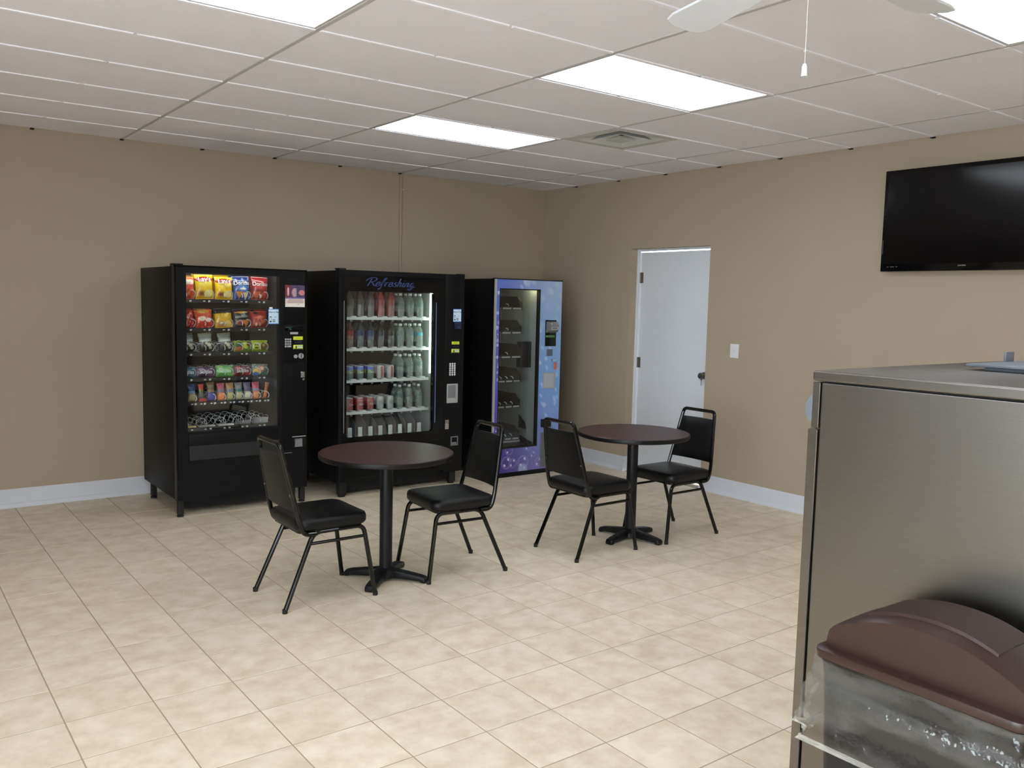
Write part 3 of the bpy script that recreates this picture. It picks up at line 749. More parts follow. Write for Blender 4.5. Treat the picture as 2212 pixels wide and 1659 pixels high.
pk('orange-red corn chip bag at the left end of the top snack shelf', lane5[0], z, .125, .16, .06, p_fritos, letters=[('Fritos', .05, .5, .76, M_letw, 0, .85)], n=(30, 36))
pk('yellow potato chip bag, left one of two on the top snack shelf', lane5[1], z, .132, .178, .065, p_lays, letters=[("Lay's", .056, .5, .8, M_letw, .1, .9)], n=(40, 48), lean=-.03)
pk('yellow potato chip bag, right one of two on the top snack shelf', lane5[2], z, .132, .166, .065, p_lays, letters=[("Lay's", .056, .5, .8, M_letw, .1, .9)], n=(40, 48))
pk('blue tortilla chip bag on the top snack shelf', lane5[3], z, .132, .175, .06, p_blue, letters=[('Doritos', .042, .52, .7, M_letw, 0, .95)], n=(40, 48), lean=-.04)
pk('dark red tortilla chip bag at the right end of the top snack shelf', lane5[4], z, .132, .175, .06, p_red, letters=[('Doritos', .042, .5, .68, M_letw, 0, .95)], n=(40, 48), lean=.04)
pk('yellow chip bag standing second in its lane behind the left yellow bag, top shelf', lane5[1]-.004, z+.006, .13, .176, .06, p_lays, y=-.752)
pk('yellow chip bag standing second in its lane behind the right yellow bag, top shelf', lane5[2]-.003, z+.006, .13, .174, .06, p_lays, y=-.752)
pk('yellow-brown chip bag standing behind the orange-red bag, top shelf', lane5[0], z+.004, .125, .168, .055, lambda p: p.grad((120, 90, 30), (190, 150, 50)), y=-.752)
pk('blue tortilla chip bag standing behind the front blue bag, top shelf', lane5[3]-.004, z+.004, .13, .176, .055, p_blue, y=-.752)
pk('dark red tortilla chip bag standing behind the front red bag, top shelf', lane5[4]-.004, z+.004, .13, .174, .055, p_red, y=-.752)
z = 1.366
pk('bright red snack bag at the left end of the second snack shelf', lane5[0], z, .125, .125, .05, p_redwave, lean=-.1)
pk('red and orange cheese snack bag, second on the second snack shelf', lane5[1], z, .13, .13, .055, p_cheese, lean=-.1, n=(34, 40))
pk('yellow corn chip bag with black top on the second snack shelf', lane5[2], z, .135, .145, .055, p_corn, n=(34, 40), lean=-.06)
pk('black chip bag with orange stripe on the second snack shelf', lane5[3], z, .13, .142, .055, p_black, n=(34, 40), lean=-.06)
pk('red tortilla chip bag at the right end of the second snack shelf', lane5[4], z, .13, .125, .055, p_red2, n=(34, 40), lean=-.05)
for k, (pp, nm) in enumerate(((p_redwave, 'bright red'), (p_cheese, 'red and orange'), (p_corn, 'yellow'), (p_black, 'black'), (p_red2, 'red tortilla'))):
    pk('snack bag standing second in lane behind the %s bag, second snack shelf' % nm, lane5[k], z+.004, .125, .135, .05, pp, y=-.752)
z = 1.186
for k, nm in enumerate(('left', 'middle', 'right')):
    pk('black and white popcorn bag, %s one of three on the third snack shelf' % nm, lane5[k]+.012, z, .098, .142, .05, p_pop, lean=-.1, n=(34, 40))
pk('green and orange sour candy packet on the third snack shelf', lane5[3], z, .13, .082, .035, p_sour1, n=(34, 26))
pk('lime green sour candy packet at the right end of the third shelf', lane5[4], z, .128, .084, .035, p_sour2, n=(34, 26))
z = 1.001
for k, (c0, c1, a, nm) in enumerate((((40, 84, 104), (56, 104, 124), (90, 130, 150), 'teal'), ((60, 30, 66), (84, 50, 86), (110, 70, 110), 'purple'), ((70, 150, 50), (96, 170, 90), (150, 200, 110), 'green'), ((104, 24, 30), (90, 36, 44), (190, 40, 40), 'red'))):
    pk('%s fruit candy packet on the fourth snack shelf' % nm, lane5[k], z, .136, .078 if k != 2 else .086, .032, sk(c0, c1, a), n=(34, 24), letters=[('Skittles', .039, .5, .5, M_letw, .12, .88)], tilt=.12)
pk('multicoloured gummy candy packet at the right end of the fourth shelf', lane5[4], z, .13, .088, .034, p_gummy, n=(34, 26), lean=.02)
z = .824
bars = [('blue and gold peanut packet', (40, 60, 130), (130, 160, 190), (150, 140, 100)), None, ('blue and tan nut packet', (120, 96, 60), (150, 124, 80), (50, 60, 140)),
        ('pink and orange cracker pack beside the blue and tan packet', (196, 90, 110), (120, 120, 150), (216, 120, 70)), ('tan and pale blue cookie pack', (180, 140, 90), (120, 136, 180), (170, 160, 110)),
        ('grey and teal cookie pack', (150, 148, 146), (70, 130, 130), (170, 166, 130)), ('purple and white cookie pack', (120, 108, 136), (110, 100, 130), (190, 188, 170)),
        ('pink and orange cracker pack near the right end', (206, 84, 110), (140, 140, 170), (220, 130, 90)), None]
for k, q in enumerate(bars):
    if q: pk(q[0]+' on the fifth snack shelf', lane9[k], z, .058, .128 if k != 2 else .138, .032, bar(*q[1:]), n=(18, 34), tilt=.08, lean=-.03)
pk('narrow red and green pouch standing on a red stand, fifth snack shelf', lane9[1], z+.026, .04, .10, .024, bar((206, 70, 40), (120, 140, 50), (70, 76, 84)), n=(16, 30), tilt=.08)
b = B().prism([(-.032, 0), (.032, 0), (.024, .024), (-.024, .024)], 'y', -.03, .0, .002)
tag(obj('display_stand', b, M_red, loc=(lane9[1]+.004, -.825, z)), 'small red wedge stand under the narrow pouch, fifth snack shelf', 'stand')
pk('slim orange-brown bar leaning right at the end of the fifth shelf', lane9[8], z, .03, .125, .018, bar((176, 84, 40), (196, 104, 50), (186, 96, 40)), n=(14, 30), tilt=.06, lean=.2)
z = .634
def flat_item(lab, x, w, h, dpt, c1, c2, y=-.83, cat='candy pack'):
    nu = 16
    b = B().box(-w/2, w/2, -dpt/2, dpt/2, 0, h, min(h, .012)*.35, 2)
    o = obj('candy_pack', b, M_film, loc=(x, y, z))
    me = o.data; C = np.array([L(*(c1 if math.sin(v.co.x*140)+math.sin(v.co.y*90) > -.2 else c2)) for v in me.vertices]); setcol(me, C)
    tag(o, lab, cat, G1)
flat_item('gold and white candy bar lying flat at the left of the bottom snack shelf', lane5[0], .11, .014, .05, (220, 200, 150), (160, 130, 60))
flat_item('silvery candy bar lying flat, second on the bottom snack shelf', lane5[1], .12, .013, .05, (190, 190, 180), (120, 120, 112))
flat_item('white candy bar lying flat in the middle of the bottom snack shelf', lane5[2], .12, .013, .05, (226, 226, 220), (150, 150, 146))
flat_item('silver gum pack, fourth on the bottom snack shelf', lane5[3], .11, .03, .03, (196, 198, 200), (110, 112, 118))
flat_item('tall silver gum pack at the right end of the bottom snack shelf', lane5[4], .115, .045, .03, (180, 182, 184), (100, 104, 110))
# control side
def p_sign(p):
    p.rect(0, 1, .4, 1, (84, 66, 104)).rect(0, .28, .44, 1, (120, 50, 56)).ell(.48, .66, .14, .2, (190, 150, 160)).rect(.56, .7, .5, .94, (50, 46, 74)).ell(.85, .66, .16, .12, (206, 130, 140)).rect(0, 1, .38, .43, (110, 96, 150))
    p.rect(0, 1, 0, .38, (226, 208, 196)).rect(.14, .9, .31, .34, (120, 80, 70)).rect(.1, .94, .25, .28, (120, 80, 70)).rect(.1, .92, .19, .22, (120, 80, 70)).rect(0, 1, 0, .15, (236, 228, 220)).rect(.62, .7, .11, .14, (90, 80, 80))
    p.ell(.15, .7, .05, .2, (230, 200, 200), .8)
    for a in range(5): p.rect(.58, .6, .52+a*.08, .55+a*.08, (190, 190, 210)).rect(.64, .66, .52+a*.08, .55+a*.08, (190, 190, 210))
sg = card('instruction_sign', -3.272, -3.115, 1.529, 1.695, syF-.003, p_sign, SM.root, SM.base, n=(44, 50))
def p_card(p):
    p.rect(0, 1, 0, 1, (70, 140, 220)).rect(.05, .95, .04, .96, (206, 228, 244))
    p.rect(.12, .3, .12, .5, (30, 36, 44)).rect(.14, .28, .2, .44, (210, 226, 240)).rect(.4, .66, .24, .3, (60, 66, 74)).rect(.4, .66, .13, .19, (60, 66, 74)).ell(.66, .46, .08, .06, (170, 190, 206))
cd1 = card('payment_card', -3.398, -3.315, 1.397, 1.512, -.93, p_card, SM.root, SM.base, n=(40, 56))
text_obj('lettering', 'How to Pay', .0165, lambda a, c: (a-3.3565-SM.base.x, -.9325-SM.base.y, 1.488+c), M_letk, SM.root)
SM.add('card_clip', B().box(-3.39, -3.365, -.934, -.926, 1.51, 1.525, .001), M_white)
SM.add('display', B().box(-3.275, -3.128, syF-.006, syF, 1.345, 1.377, .001), M_gloss)
text_obj('display_text', '75¢', .016, lambda a, c: (a-3.235-SM.base.x, syF-.0068-SM.base.y, 1.361+c), M_disp, SM.root)
SM.add('control_panel', B().box(-3.29, -3.112, syF-.003, syF, 1.10, 1.385, .001).box(-3.29, -3.112, syF-.004, syF, .43, 1.09, .001).box(-3.29, -3.112, syF-.003, syF, 1.395, 1.74, .001), M_sideblack)
SM.add('maker_badge', B().box(-3.233, -3.17, syF-.006, syF-.003, 1.32, 1.337, .001), M_greylt)
b = B()
for r in range(4):
    for c in range(3):
        if r == 3 and c == 2: continue
        x = -3.276+c*.0185; zz = 1.275-r*.018; b.box(x, x+(.0135 if not (r == 3 and c == 1) else .032), syF-.0075, syF-.003, zz, zz+.0135, .001, 1)
tag(SM.add('keypad', b, M_greylt), kind='stuff')
def p_y1(p): p.rect(0, 1, 0, 1, (214, 226, 60)).rect(.25, .75, .62, .72, (90, 100, 30)).rect(.14, .86, .28, .38, (90, 100, 30))
def p_y2(p): p.rect(0, 1, 0, 1, (216, 226, 80)).rect(.02, .98, 0, .22, (60, 60, 30)).ell(.3, .5, .08, .28, (20, 20, 20)).rect(.44, .94, .3, .86, (196, 214, 190)).rect(.44, .94, .7, .8, (120, 170, 160))
card('yellow_sticker', -3.208, -3.131, 1.277, 1.303, syF-.003, p_y1, SM.root, SM.base, n=(26, 14)); card('yellow_sticker', -3.208, -3.131, 1.203, 1.239, syF-.003, p_y2, SM.root, SM.base, n=(30, 18))
SM.add('bill_slot', B().box(-3.2, -3.14, syF-.012, syF-.003, 1.25, 1.266, .003), M_rubber)
SM.add('coin_button', B().cyl((-3.191, syF-.012, 1.15), (-3.191, syF-.003, 1.15), .014, 18), M_greylt)
cs = SM.add('coin_slot', B().cyl((-3.148, syF-.014, 1.153), (-3.148, syF-.003, 1.153), .021, 22), M_greylt)
SM.add('slot', B().box(-3.151, -3.145, syF-.0155, syF-.0135, 1.138, 1.168), M_letk, cs, smooth=False)
SM.add('lock', B().cyl((-3.131, syF-.02, .972), (-3.131, syF-.003, .972), .009, 14).box(-3.148, -3.115, syF-.006, syF-.003, .985, 1.03, .001), M_chrome)
cr_ = SM.add('coin_return', B().frame(-3.222, -3.112, .435, .53, -3.20, -3.135, .445, .51, syF-.012, syF-.002), M_bodyblack, smooth=False)
SM.add('cup', B().box(-3.2, -3.135, syF-.006, syF-.002, .445, .51).prism([(-3.2, .445), (-3.135, .445), (-3.14, .49), (-3.165, .505), (-3.195, .49)], 'y', syF-.011, syF-.005), M_grey, cr_, smooth=False)
SM.add('coin_return_lip', B().box(-3.222, -3.112, syF-.018, syF-.012, .524, .53), M_greylt, cr_, smooth=False)
SM.add('seam_trim', B().box(-3.295, -3.22, syF-.006, syF-.003, .400, .404), M_grey, smooth=False)
hp = SM.add('delivery_hopper', B().box(-3.998, -3.325, syF-.006, syF, .515, .60, .002), M_bodyblack)
SM.add('delivery_flap', B().prism([(-.018, .412), (-.012, .41), (0, .513), (-.006, .515)], 'x', -3.998, -3.325).xf(Matrix.Translation((0, syF, 0))), M_tray, hp, smooth=False)
SM.add('kick_plate', B().box(sx0+.06, sx1-.06, -.86, -.85, .04, .125), M_dark, smooth=False)

# ================================================================== DRINKS MACHINE
DM = T('drinks_machine', (-2.26, -.55, 0), 'black glass-front drinks vending machine lettered Refreshing', 'vending machine', 'vending machines')
dx0, dx1, dyF, dyB, dz0, dz1 = -2.852, -1.668, -1.0, -.08, .135, 1.828
b = B().box(dx0, dx0+.03, -.93, dyB, .12, dz1-.006, .003).box(dx1-.03, dx1, -.93, dyB, .12, dz1-.006, .003).box(dx0+.028, dx1-.028, -.92, dyB, dz1-.05, dz1-.006)
b.box(dx0+.028, dx1-.028, dyB-.03, dyB, .12, dz1-.04).box(dx0+.028, dx1-.028, -.92, dyB, .12, .16)
DM.add('cabinet', b, M_sideblack)
gl, gr, gb, gt = -2.786, -1.978, .490, 1.662
dr_ = DM.add('door', B().frame(dx0, -1.862, dz0, dz1, gl-.012, gr+.012, gb-.012, gt+.012, dyF, -.94), M_bodyblack, smooth=False)
# glossy bezel with a round-cornered window
b = B(); O = [(-2.828, .40), (-1.872, .40), (-1.872, 1.79), (-2.828, 1.79)]
inner = rrect(gl, gr, gb, gt, .022, 5)
ov = []
for x, zz in inner:
    # project the window outline onto the bezel rectangle
    cx_, cz_ = (gl+gr)/2, (gb+gt)/2; dx, dz = x-cx_, zz-cz_
    kx = ((-1.872-cx_) if dx > 0 else (-2.828-cx_))/dx if abs(dx) > 1e-6 else 1e9
    kz = ((1.79-cz_) if dz > 0 else (.40-cz_))/dz if abs(dz) > 1e-6 else 1e9
    k = min(kx, kz); ov.append((cx_+dx*k, cz_+dz*k))
F1 = [b.bm.verts.new((x, dyF-.004, zz)) for x, zz in inner]; F2 = [b.bm.verts.new((x, dyF-.004, zz)) for x, zz in ov]
F3 = [b.bm.verts.new((x, dyF+.03, zz)) for x, zz in inner]; F4 = [b.bm.verts.new((x, dyF, zz)) for x, zz in ov]
n_ = len(inner)
for i in range(n_):
    j = (i+1) % n_; b.bm.faces.new((F1[i], F1[j], F2[j], F2[i])); b.bm.faces.new((F1[j], F1[i], F3[i], F3[j])); b.bm.faces.new((F2[i], F2[j], F4[j], F4[i]))
bz = DM.add('bezel', b, M_gloss, dr_, smooth=False)
# fill the four corners of the bezel rectangle
b = B()
for cx_, cz_, s1, s2 in ((-2.828, .40, 1, 1), (-1.872, .40, -1, 1), (-1.872, 1.79, -1, -1), (-2.828, 1.79, 1, -1)):
    near = sorted(ov, key=lambda q: (q[0]-cx_)**2+(q[1]-cz_)**2)
    px = [q for q in near if abs(q[1]-cz_) < 1e-6][0]; pz = [q for q in near if abs(q[0]-cx_) < 1e-6][0]
    v = [b.bm.verts.new((q[0], dyF-.004, q[1])) for q in ((cx_, cz_), px, pz)]; b.bm.faces.new(v)
DM.add('bezel_corner', b, M_gloss, dr_, smooth=False)
DM.add('glass', B().box(gl-.006, gr+.006, dyF+.012, dyF+.017, gb-.006, gt+.006), M_glass, smooth=False)
DM.add('column', B().box(-1.858, dx1, dyF, -.93, dz0-.02, dz1, .003), M_bodyblack)
DM.add('door_cap', B().box(dx0-.004, dx0+.06, dyF-.004, -.93, dz1, dz1+.012, .002).box(-1.72, dx1, dyF-.002, -.93, dz1, dz1+.006), M_rubber)
DM.add('trim_strip', B().box(-2.813, -2.808, dyF-.008, dyF-.004, .53, 1.585), M_grey, dr_, smooth=False)
DM.add('trim_strip', B().box(-1.961, -1.955, dyF-.008, dyF-.004, .56, 1.585), mat('trim_blue', (120, 150, 205), .2, .5), dr_, smooth=False)
DM.add('lower_panel', B().box(-2.82, -1.9, dyF-.004, dyF, .16, .375, .002), M_sideblack, dr_)
for lx in (dx0+.06, dx1-.07):
    for ly in (-.93, -.2): DM.add('leg', B().box(lx-.03, lx+.03, ly-.03, ly+.03, .015, .13, .002).lathe([(0, 0), (.03, 0), (.03, .01), (.014, .016), (0, .016)], 14, (lx, ly, 0)), M_rubber)
DM.add('base_skirt', B().box(dx0+.09, dx1-.1, -.9, -.89, .03, .14), M_dark, smooth=False)
# brush lettering "Refreshing"
GL = {'R': (1.25, [[(.3, 1.85), (.24, .9), (.12, 0)], [(-.35, 1.15), (-.2, 1.65), (.4, 1.98), (1.0, 1.85), (1.02, 1.4), (.7, 1.05), (.3, .98)], [(.45, .98), (.8, .55), (1.1, .1), (1.45, .05)]]),
      'e': (.72, [[(0, .42), (.42, .55), (.5, .85), (.3, 1.0), (.08, .72), (.06, .3), (.25, .02), (.5, .1), (.74, .4)]]),
      'f': (.6, [[(0, .4), (.3, 1.1), (.5, 1.8), (.38, 2.0), (.24, 1.5), (.2, .3), (.14, -.55), (-.02, -.75), (-.08, -.4)], [(-.02, .9), (.5, .98)]]),
      'r': (.62, [[(0, .35), (.12, 1.0)], [(.14, 0), (.12, .6), (.3, .95), (.55, .92)]]),
      's': (.62, [[(.52, .88), (.3, 1.0), (.12, .8), (.3, .55), (.46, .28), (.3, .02), (.0, .12)]]),
      'h': (.78, [[(.14, 1.95), (.1, 1.0), (.08, 0)], [(.08, .5), (.3, .98), (.5, .85), (.48, .1), (.75, .2)]]),
      'i': (.36, [[(.1, 1.0), (.08, .1), (.34, .2)], [(.13, 1.4), (.18, 1.5)]]),
      'n': (.78, [[(.1, 1.0), (.08, 0)], [(.08, .5), (.3, .98), (.5, .85), (.48, .1), (.75, .2)]]),
      'g': (.7, [[(.52, .85), (.3, 1.0), (.06, .55), (.22, .08), (.46, .35), (.54, 1.0), (.5, -.3), (.3, -.7), (0, -.5), (.5, -.1), (.95, .1)]])}
def crom(P, n=5):
    P = [Vector((x, y)) for x, y in P]
    if len(P) < 3: return [P[0].lerp(P[1], i/4) for i in range(5)]
    Q = [P[0]*2-P[1]]+P+[P[-1]*2-P[-2]]; out = []
    for i in range(1, len(Q)-2):
        a, b_, c, d_ = Q[i-1:i+3]
        for k in range(n):
            t_ = k/n; out.append(.5*(2*b_+(c-a)*t_+(2*a-5*b_+4*c-d_)*t_*t_+(3*b_-a-3*c+d_)*t_**3))
    return out+[P[-1]]
adv = 0; b = B(); total = sum(GL[c][0] for c in 'Refreshing'); XH = .0345; sxk = .43/total
for c in 'Refreshing':
    for st in GL[c][1]:
        pts = crom(st); vv = []
        for i, p in enumerate(pts):
            tng = (pts[min(i+1, len(pts)-1)]-pts[max(i-1, 0)]).normalized(); nr = Vector((-tng.y, tng.x)); wd = .055+.05*abs(tng.y)
            row = []
            for s_ in (-1, 1):
                q = p+nr*wd*s_; X = -2.615+(adv+q.x+.28*q.y)*sxk; Z = 1.706+q.y*XH
                row.append(b.bm.verts.new((X, dyF-.0055, Z)))
            vv.append(row)
        for r1_, r2_ in zip(vv, vv[1:]): b.bm.faces.new((r1_[0], r1_[1], r2_[1], r2_[0]))
    adv += GL[c][0]
DM.add('lettering', b, M_letblue, bz, smooth=False)
# inside
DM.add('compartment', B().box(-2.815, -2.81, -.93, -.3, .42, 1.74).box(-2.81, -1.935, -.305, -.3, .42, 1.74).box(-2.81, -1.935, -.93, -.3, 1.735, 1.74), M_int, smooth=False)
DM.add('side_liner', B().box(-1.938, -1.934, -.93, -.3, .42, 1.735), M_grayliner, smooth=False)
DM.add('lamp_tube', B().cyl((-1.961, -.922, .98), (-1.961, -.922, 1.655), .009, 12), M_lamp2)
lanes = [-2.688+.0938*k for k in range(8)]
gb_ = B(); V_ = []
for zz in (0, .03, .06, .09, .1):
    V_.append([gb_.bm.verts.new((x, -.004-.012*(1-(x/.028)**2)+(.01 if zz > .095 else 0), zz)) for x in (-.028, -.018, -.006, .006, .018, .028)])
for r1_, r2_ in zip(V_, V_[1:]):
    for i in range(5): gb_.bm.faces.new((r1_[i], r1_[i+1], r2_[i+1], r2_[i]))
gme = bpy.data.meshes.new('lane_gate'); gb_.bm.to_mesh(gme); gb_.bm.free(); gme.materials.append(M_gate); gme.polygons.foreach_set('use_smooth', [True]*len(gme.polygons))
shz = [1.452, 1.198, .938, .678]
for z in shz:
    b = B().box(-2.805, -1.955, -.885, -.32, z-.012, z-.003)
    b.box(-2.805, -1.955, -.895, -.885, z-.02, z+.002, .002)
    for x in lanes: b.prism([(-.895, z+.001), (-.895, z+.010), (-.86, z+.012), (-.86, z-.003)], 'x', x-.004, x+.042)
    sh = DM.add('shelf', b, M_shelfw, smooth=False)
    tg = B(); dv = B()
    for x in lanes:
        tg.box(x-.010, x+.010, -.893, -.889, z-.033, z-.0205)
        dv.box(x-.0475, x-.0455, -.875, -.33, z-.003, z+.05)
        meshobj('lane_gate', gme, sh, (x-.012-DM.base.x, -.885-DM.base.y, z+.004))
    tag(DM.add('number_tags', tg, M_grey, sh, smooth=False), kind='stuff')
    DM.add('dividers', dv, M_tray, sh, smooth=False)['kind'] = 'stuff'
bt = DM.add('bottom_tray', B().box(-2.805, -1.955, -.885, -.32, .44, .452).box(-2.805, -1.955, -.895, -.885, .43, .455, .002), M_grayliner, smooth=False)
for k, x in enumerate(lanes):
    DM.add('pusher', B().box(x-.019, x+.019, -.872, -.862, .456, .548, .002).box(x-.022, x+.022, -.882, -.858, .456, .475, .002), M_shelfw, bt)
    DM.add('lane_divider', B().prism([(-.885, .45), (-.34, .45), (-.34, .62), (-.8, .62), (-.872, .57)], 'x', x-.0475, x-.0445), M_grey, bt, smooth=False)
# drinks
def lathe_me(name, prof, n, m, col=None):
    b = B().lathe(prof, n); bmesh.ops.recalc_face_normals(b.bm, faces=b.bm.faces)
    me = bpy.data.meshes.new(name); b.bm.to_mesh(me); b.bm.free(); me.materials.append(m)
    me.polygons.foreach_set('use_smooth', [True]*len(me.polygons)); me.set_sharp_from_angle(angle=math.radians(40))
    if col: setcol(me, np.array([L(*col(math.atan2(v.co.x, -v.co.y), v.co.z)) for v in me.vertices]))
    return me
soda_prof = [(0, .004), (.018, 0), (.029, .006), (.0335, .02), (.0335, .05), (.031, .075), (.0335, .10), (.0335, .15), (.029, .172), (.020, .19), (.0135, .206), (.013, .214), (0, .214)]
cap_prof = [(0, .212), (.0155, .212), (.0155, .227), (.013, .230), (0, .230)]
lab_prof = [(.0318, .072), (.0340, .102), (.0342, .108), (.0342, .142), (.0338, .15)]
wat_prof = [(0, .003), (.02, 0), (.031, .004), (.033, .015), (.0315, .03), (.033, .045), (.0315, .06), (.033, .075), (.0315, .09), (.033, .10), (.033, .13), (.0305, .148), (.022, .168), (.0135, .182), (.013, .19), (0, .19)]
wcap_prof = [(0, .188), (.0155, .188), (.0155, .203), (.013, .206), (0, .206)]
wlab_prof = [(.0334, .102), (.0336, .105), (.0336, .128), (.0332, .132)]
can_prof = [(0, .006), (.018, .006), (.0235, 0), (.0265, .004), (.033, .012)]+[(.033, .012+i*.0085) for i in range(1, 11)]+[(.0315, .106), (.0275, .114), (.0268, .117), (.0255, .1165), (.0245, .113), (0, .113)]
def soda_kind(nm, liq, lab, opaque=False):
    return dict(body=lathe_me('body', soda_prof, 24, clear(nm+'_soda', liq, .9, .1, tint=(200, 180, 170))), cap=lathe_me('cap', cap_prof, 18, M_capd), label=lathe_me('label', lab_prof, 24, mat(nm+'_label', lab, .35)))
water_k = dict(body=lathe_me('body', wat_prof, 24, M_water), cap=lathe_me('cap', wcap_prof, 18, M_cap), label=lathe_me('label', wlab_prof, 24, clear('water_label', (120, 160, 165), .4, .3)))
water_b = dict(body=water_k['body'], cap=water_k['cap'], label=lathe_me('label', wlab_prof, 24, mat('water_label_blue', (70, 146, 160), .4)))
def place(kind, name, lab, cat, grp, x, y, z):
    o = thing(name, (x, y, z), lab, cat, grp, rnd.uniform(-.25, .25) if cat == 'bottle' else 0)
    for k, me in kind.items(): meshobj(k, me, o)
    return o
def c_red(a, z): return (150, 12, 24) if .008 < z < .1085 else (176, 178, 178)
def c_spr(a, z):
    if z > .1085 or z < .008: return (170, 174, 174)
    if z > .088: return (40, 70, 176)
    if z > .06 and abs(a+.6) < .5: return (130, 150, 50)
    return (20, 84, 74)
def c_diet(a, z):
    if z > .1085 or z < .008: return (176, 178, 178)
    return (150, 26, 34) if abs(a-.12) < .3 else (190, 188, 182)
def c_sil(a, z): return (176, 180, 176) if not (.05 < z < .08 and abs(a) < .6) else (150, 152, 150)
can_k = {n: dict(body=lathe_me('body', can_prof, 36, M_canp, f), tab=None) for n, f in (('red', c_red), ('green', c_spr), ('white', c_diet), ('silver', c_sil))}
tabm = B().box(-.006, .006, -.012, .012, .1135, .1155, .001); tab_me = bpy.data.meshes.new('tab'); tabm.bm.to_mesh(tab_me); tabm.bm.free(); tab_me.materials.append(M_alu)
for k in can_k.values(): k['tab'] = tab_me
def wrap_text(s, size, zc, m, r=.0334):
    V, F = text_geo(s, size, .25); me = bpy.data.meshes.new('lettering')
    me.from_pydata([(r*math.sin(a/r+.25), -r*math.cos(a/r+.25), zc+c_) for a, c_ in V], [], F); me.materials.append(m); me.update(); return me
can_k['red']['lettering'] = wrap_text('Coca', .024, .062, M_letw)
can_k['green']['lettering'] = wrap_text('Sprite', .017, .066, M_letw)
kinds1 = [soda_kind('pale_green', (70, 84, 76), (60, 70, 64)), soda_kind('dusky', (84, 72, 78), (64, 56, 60)), soda_kind('mauve', (96, 80, 92), (90, 74, 86)), soda_kind('pink', (176, 62, 66), (150, 54, 58)), soda_kind('rose', (160, 66, 66), (140, 60, 60))]
names1 = ['greenish clear', 'dusky grey', 'mauve', 'bright pink', 'rose pink']
kinds2 = [soda_kind('red', (60, 12, 12), (120, 20, 22)), soda_kind('blue', (24, 48, 56), (22, 48, 80)), soda_kind('navy', (22, 36, 46), (30, 54, 90)), soda_kind('cola', (26, 22, 20), (30, 46, 60)), soda_kind('darkcola', (24, 20, 18), (36, 32, 30))]
names2 = ['red labelled dark', 'teal blue', 'navy blue', 'black cola', 'brown-black']
GD = 'drinks in the drinks machine'
def pos(k): return lanes[k]+.012
YB = [-.832, -.755, -.68]
wn = ['left', 'middle', 'right']; dep = ['front', 'second from the glass']
for rI, (z, sname) in enumerate(zip(shz, ('top', 'second', 'third', 'fourth'))):
    for k in range(8):
        for d in range(3):
            x, y = pos(k), YB[d]
            if k >= 5:
                if d > 1: continue
                place(water_b if rI == 1 and k == 7 else water_k, 'water_bottle', '%s of the three water bottles on the %s drinks shelf, %s' % (wn[k-5], sname, dep[d]), 'bottle', GD, x, y, z-.003)
            elif rI < 2:
                if d > 1: continue
                kk, nm = (kinds1, names1) if rI == 0 else (kinds2, names2)
                place(kk[k], 'soda_bottle', '%s soda bottle on the %s drinks shelf, %s' % (nm[k], sname, dep[d]), 'bottle', GD, x, y, z-.003)
            else:
                key, nm = (('green', 'blue-topped green') if k < 3 else ('white', 'white and red')) if rI == 2 else (('red', 'red') if k < 3 else ('silver', 'plain silver'))
                which = ('first', 'second', 'third')[k] if k < 3 else ('left', 'right')[k-3]
                place(can_k[key], 'soda_can', '%s %s soda can on the %s drinks shelf, %s' % (which, nm, sname, ('front', 'second in its lane', 'third in its lane')[d]), 'can', GD, x, y, z-.003)
# control column
org = DM.base
card('payment_card', -1.783, -1.700, 1.422, 1.533, dyF, p_card, DM.root, org, n=(40, 56))
text_obj('lettering', 'How to Pay', .0165, lambda a, c: (a-1.7415-org.x, dyF-.0025-org.y, 1.508+c), M_letk, DM.root)
rd = DM.add('card_reader', B().box(-1.776, -1.706, dyF-.02, dyF, 1.36, 1.415, .006), mat('reader_navy', (24, 30, 56), .3))
DM.add('reader_mark', B().box(-1.745, -1.725, dyF-.0208, dyF-.019, 1.375, 1.379), mat('reader_blue', (90, 110, 200), .4), rd, smooth=False)
card('yellow_sticker', -1.793, -1.716, 1.228, 1.253, dyF, p_y1, DM.root, org, n=(26, 14)); card('yellow_sticker', -1.795, -1.715, 1.152, 1.189, dyF, p_y2, DM.root, org, n=(30, 18))
b = B()
for r in range(6):
    for c in range(3): b.lathe([(0, .005), (.007, .0045), (.0095, .001), (.0095, 0)], 12, M=Matrix.Translation((-1.806+c*.0235, dyF, 1.060-r*.0188)) @ Matrix.Rotation(PI/2, 4, 'X'))
tag(DM.add('keypad', b, M_tagw), kind='stuff')
DM.add('bill_slot', B().box(-1.79, -1.72, dyF-.01, dyF, 1.2, 1.217, .003), M_rubber)
cc = DM.add('coin_plate', B().box(-1.838, -1.726, dyF-.006, dyF, .72, .888, .006), M_greylt)
DM.add('coin_chute', B().box(-1.828, -1.75, dyF-.010, dyF-.004, .765, .875, .003), M_grey, cc)
DM.add('lock_handle', B().box(-1.858, -1.818, dyF-.014, dyF, .494, .578, .004).cyl((-1.838, dyF-.022, .535), (-1.838, dyF-.012, .535), .009, 14), M_chrome)
DM.add('coin_return', B().frame(-1.79, -1.715, .345, .425, -1.782, -1.723, .353, .417, dyF-.006, dyF).box(-1.785, -1.735, dyF-.012, dyF-.002, .353, .375).box(-1.725, -1.721, dyF-.01, dyF-.004, .36, .41), M_grey, smooth=False)
DM.add('column_seam', B().box(-1.860, -1.857, dyF-.002, dyF+.01, dz0, dz1), M_dark, smooth=False)

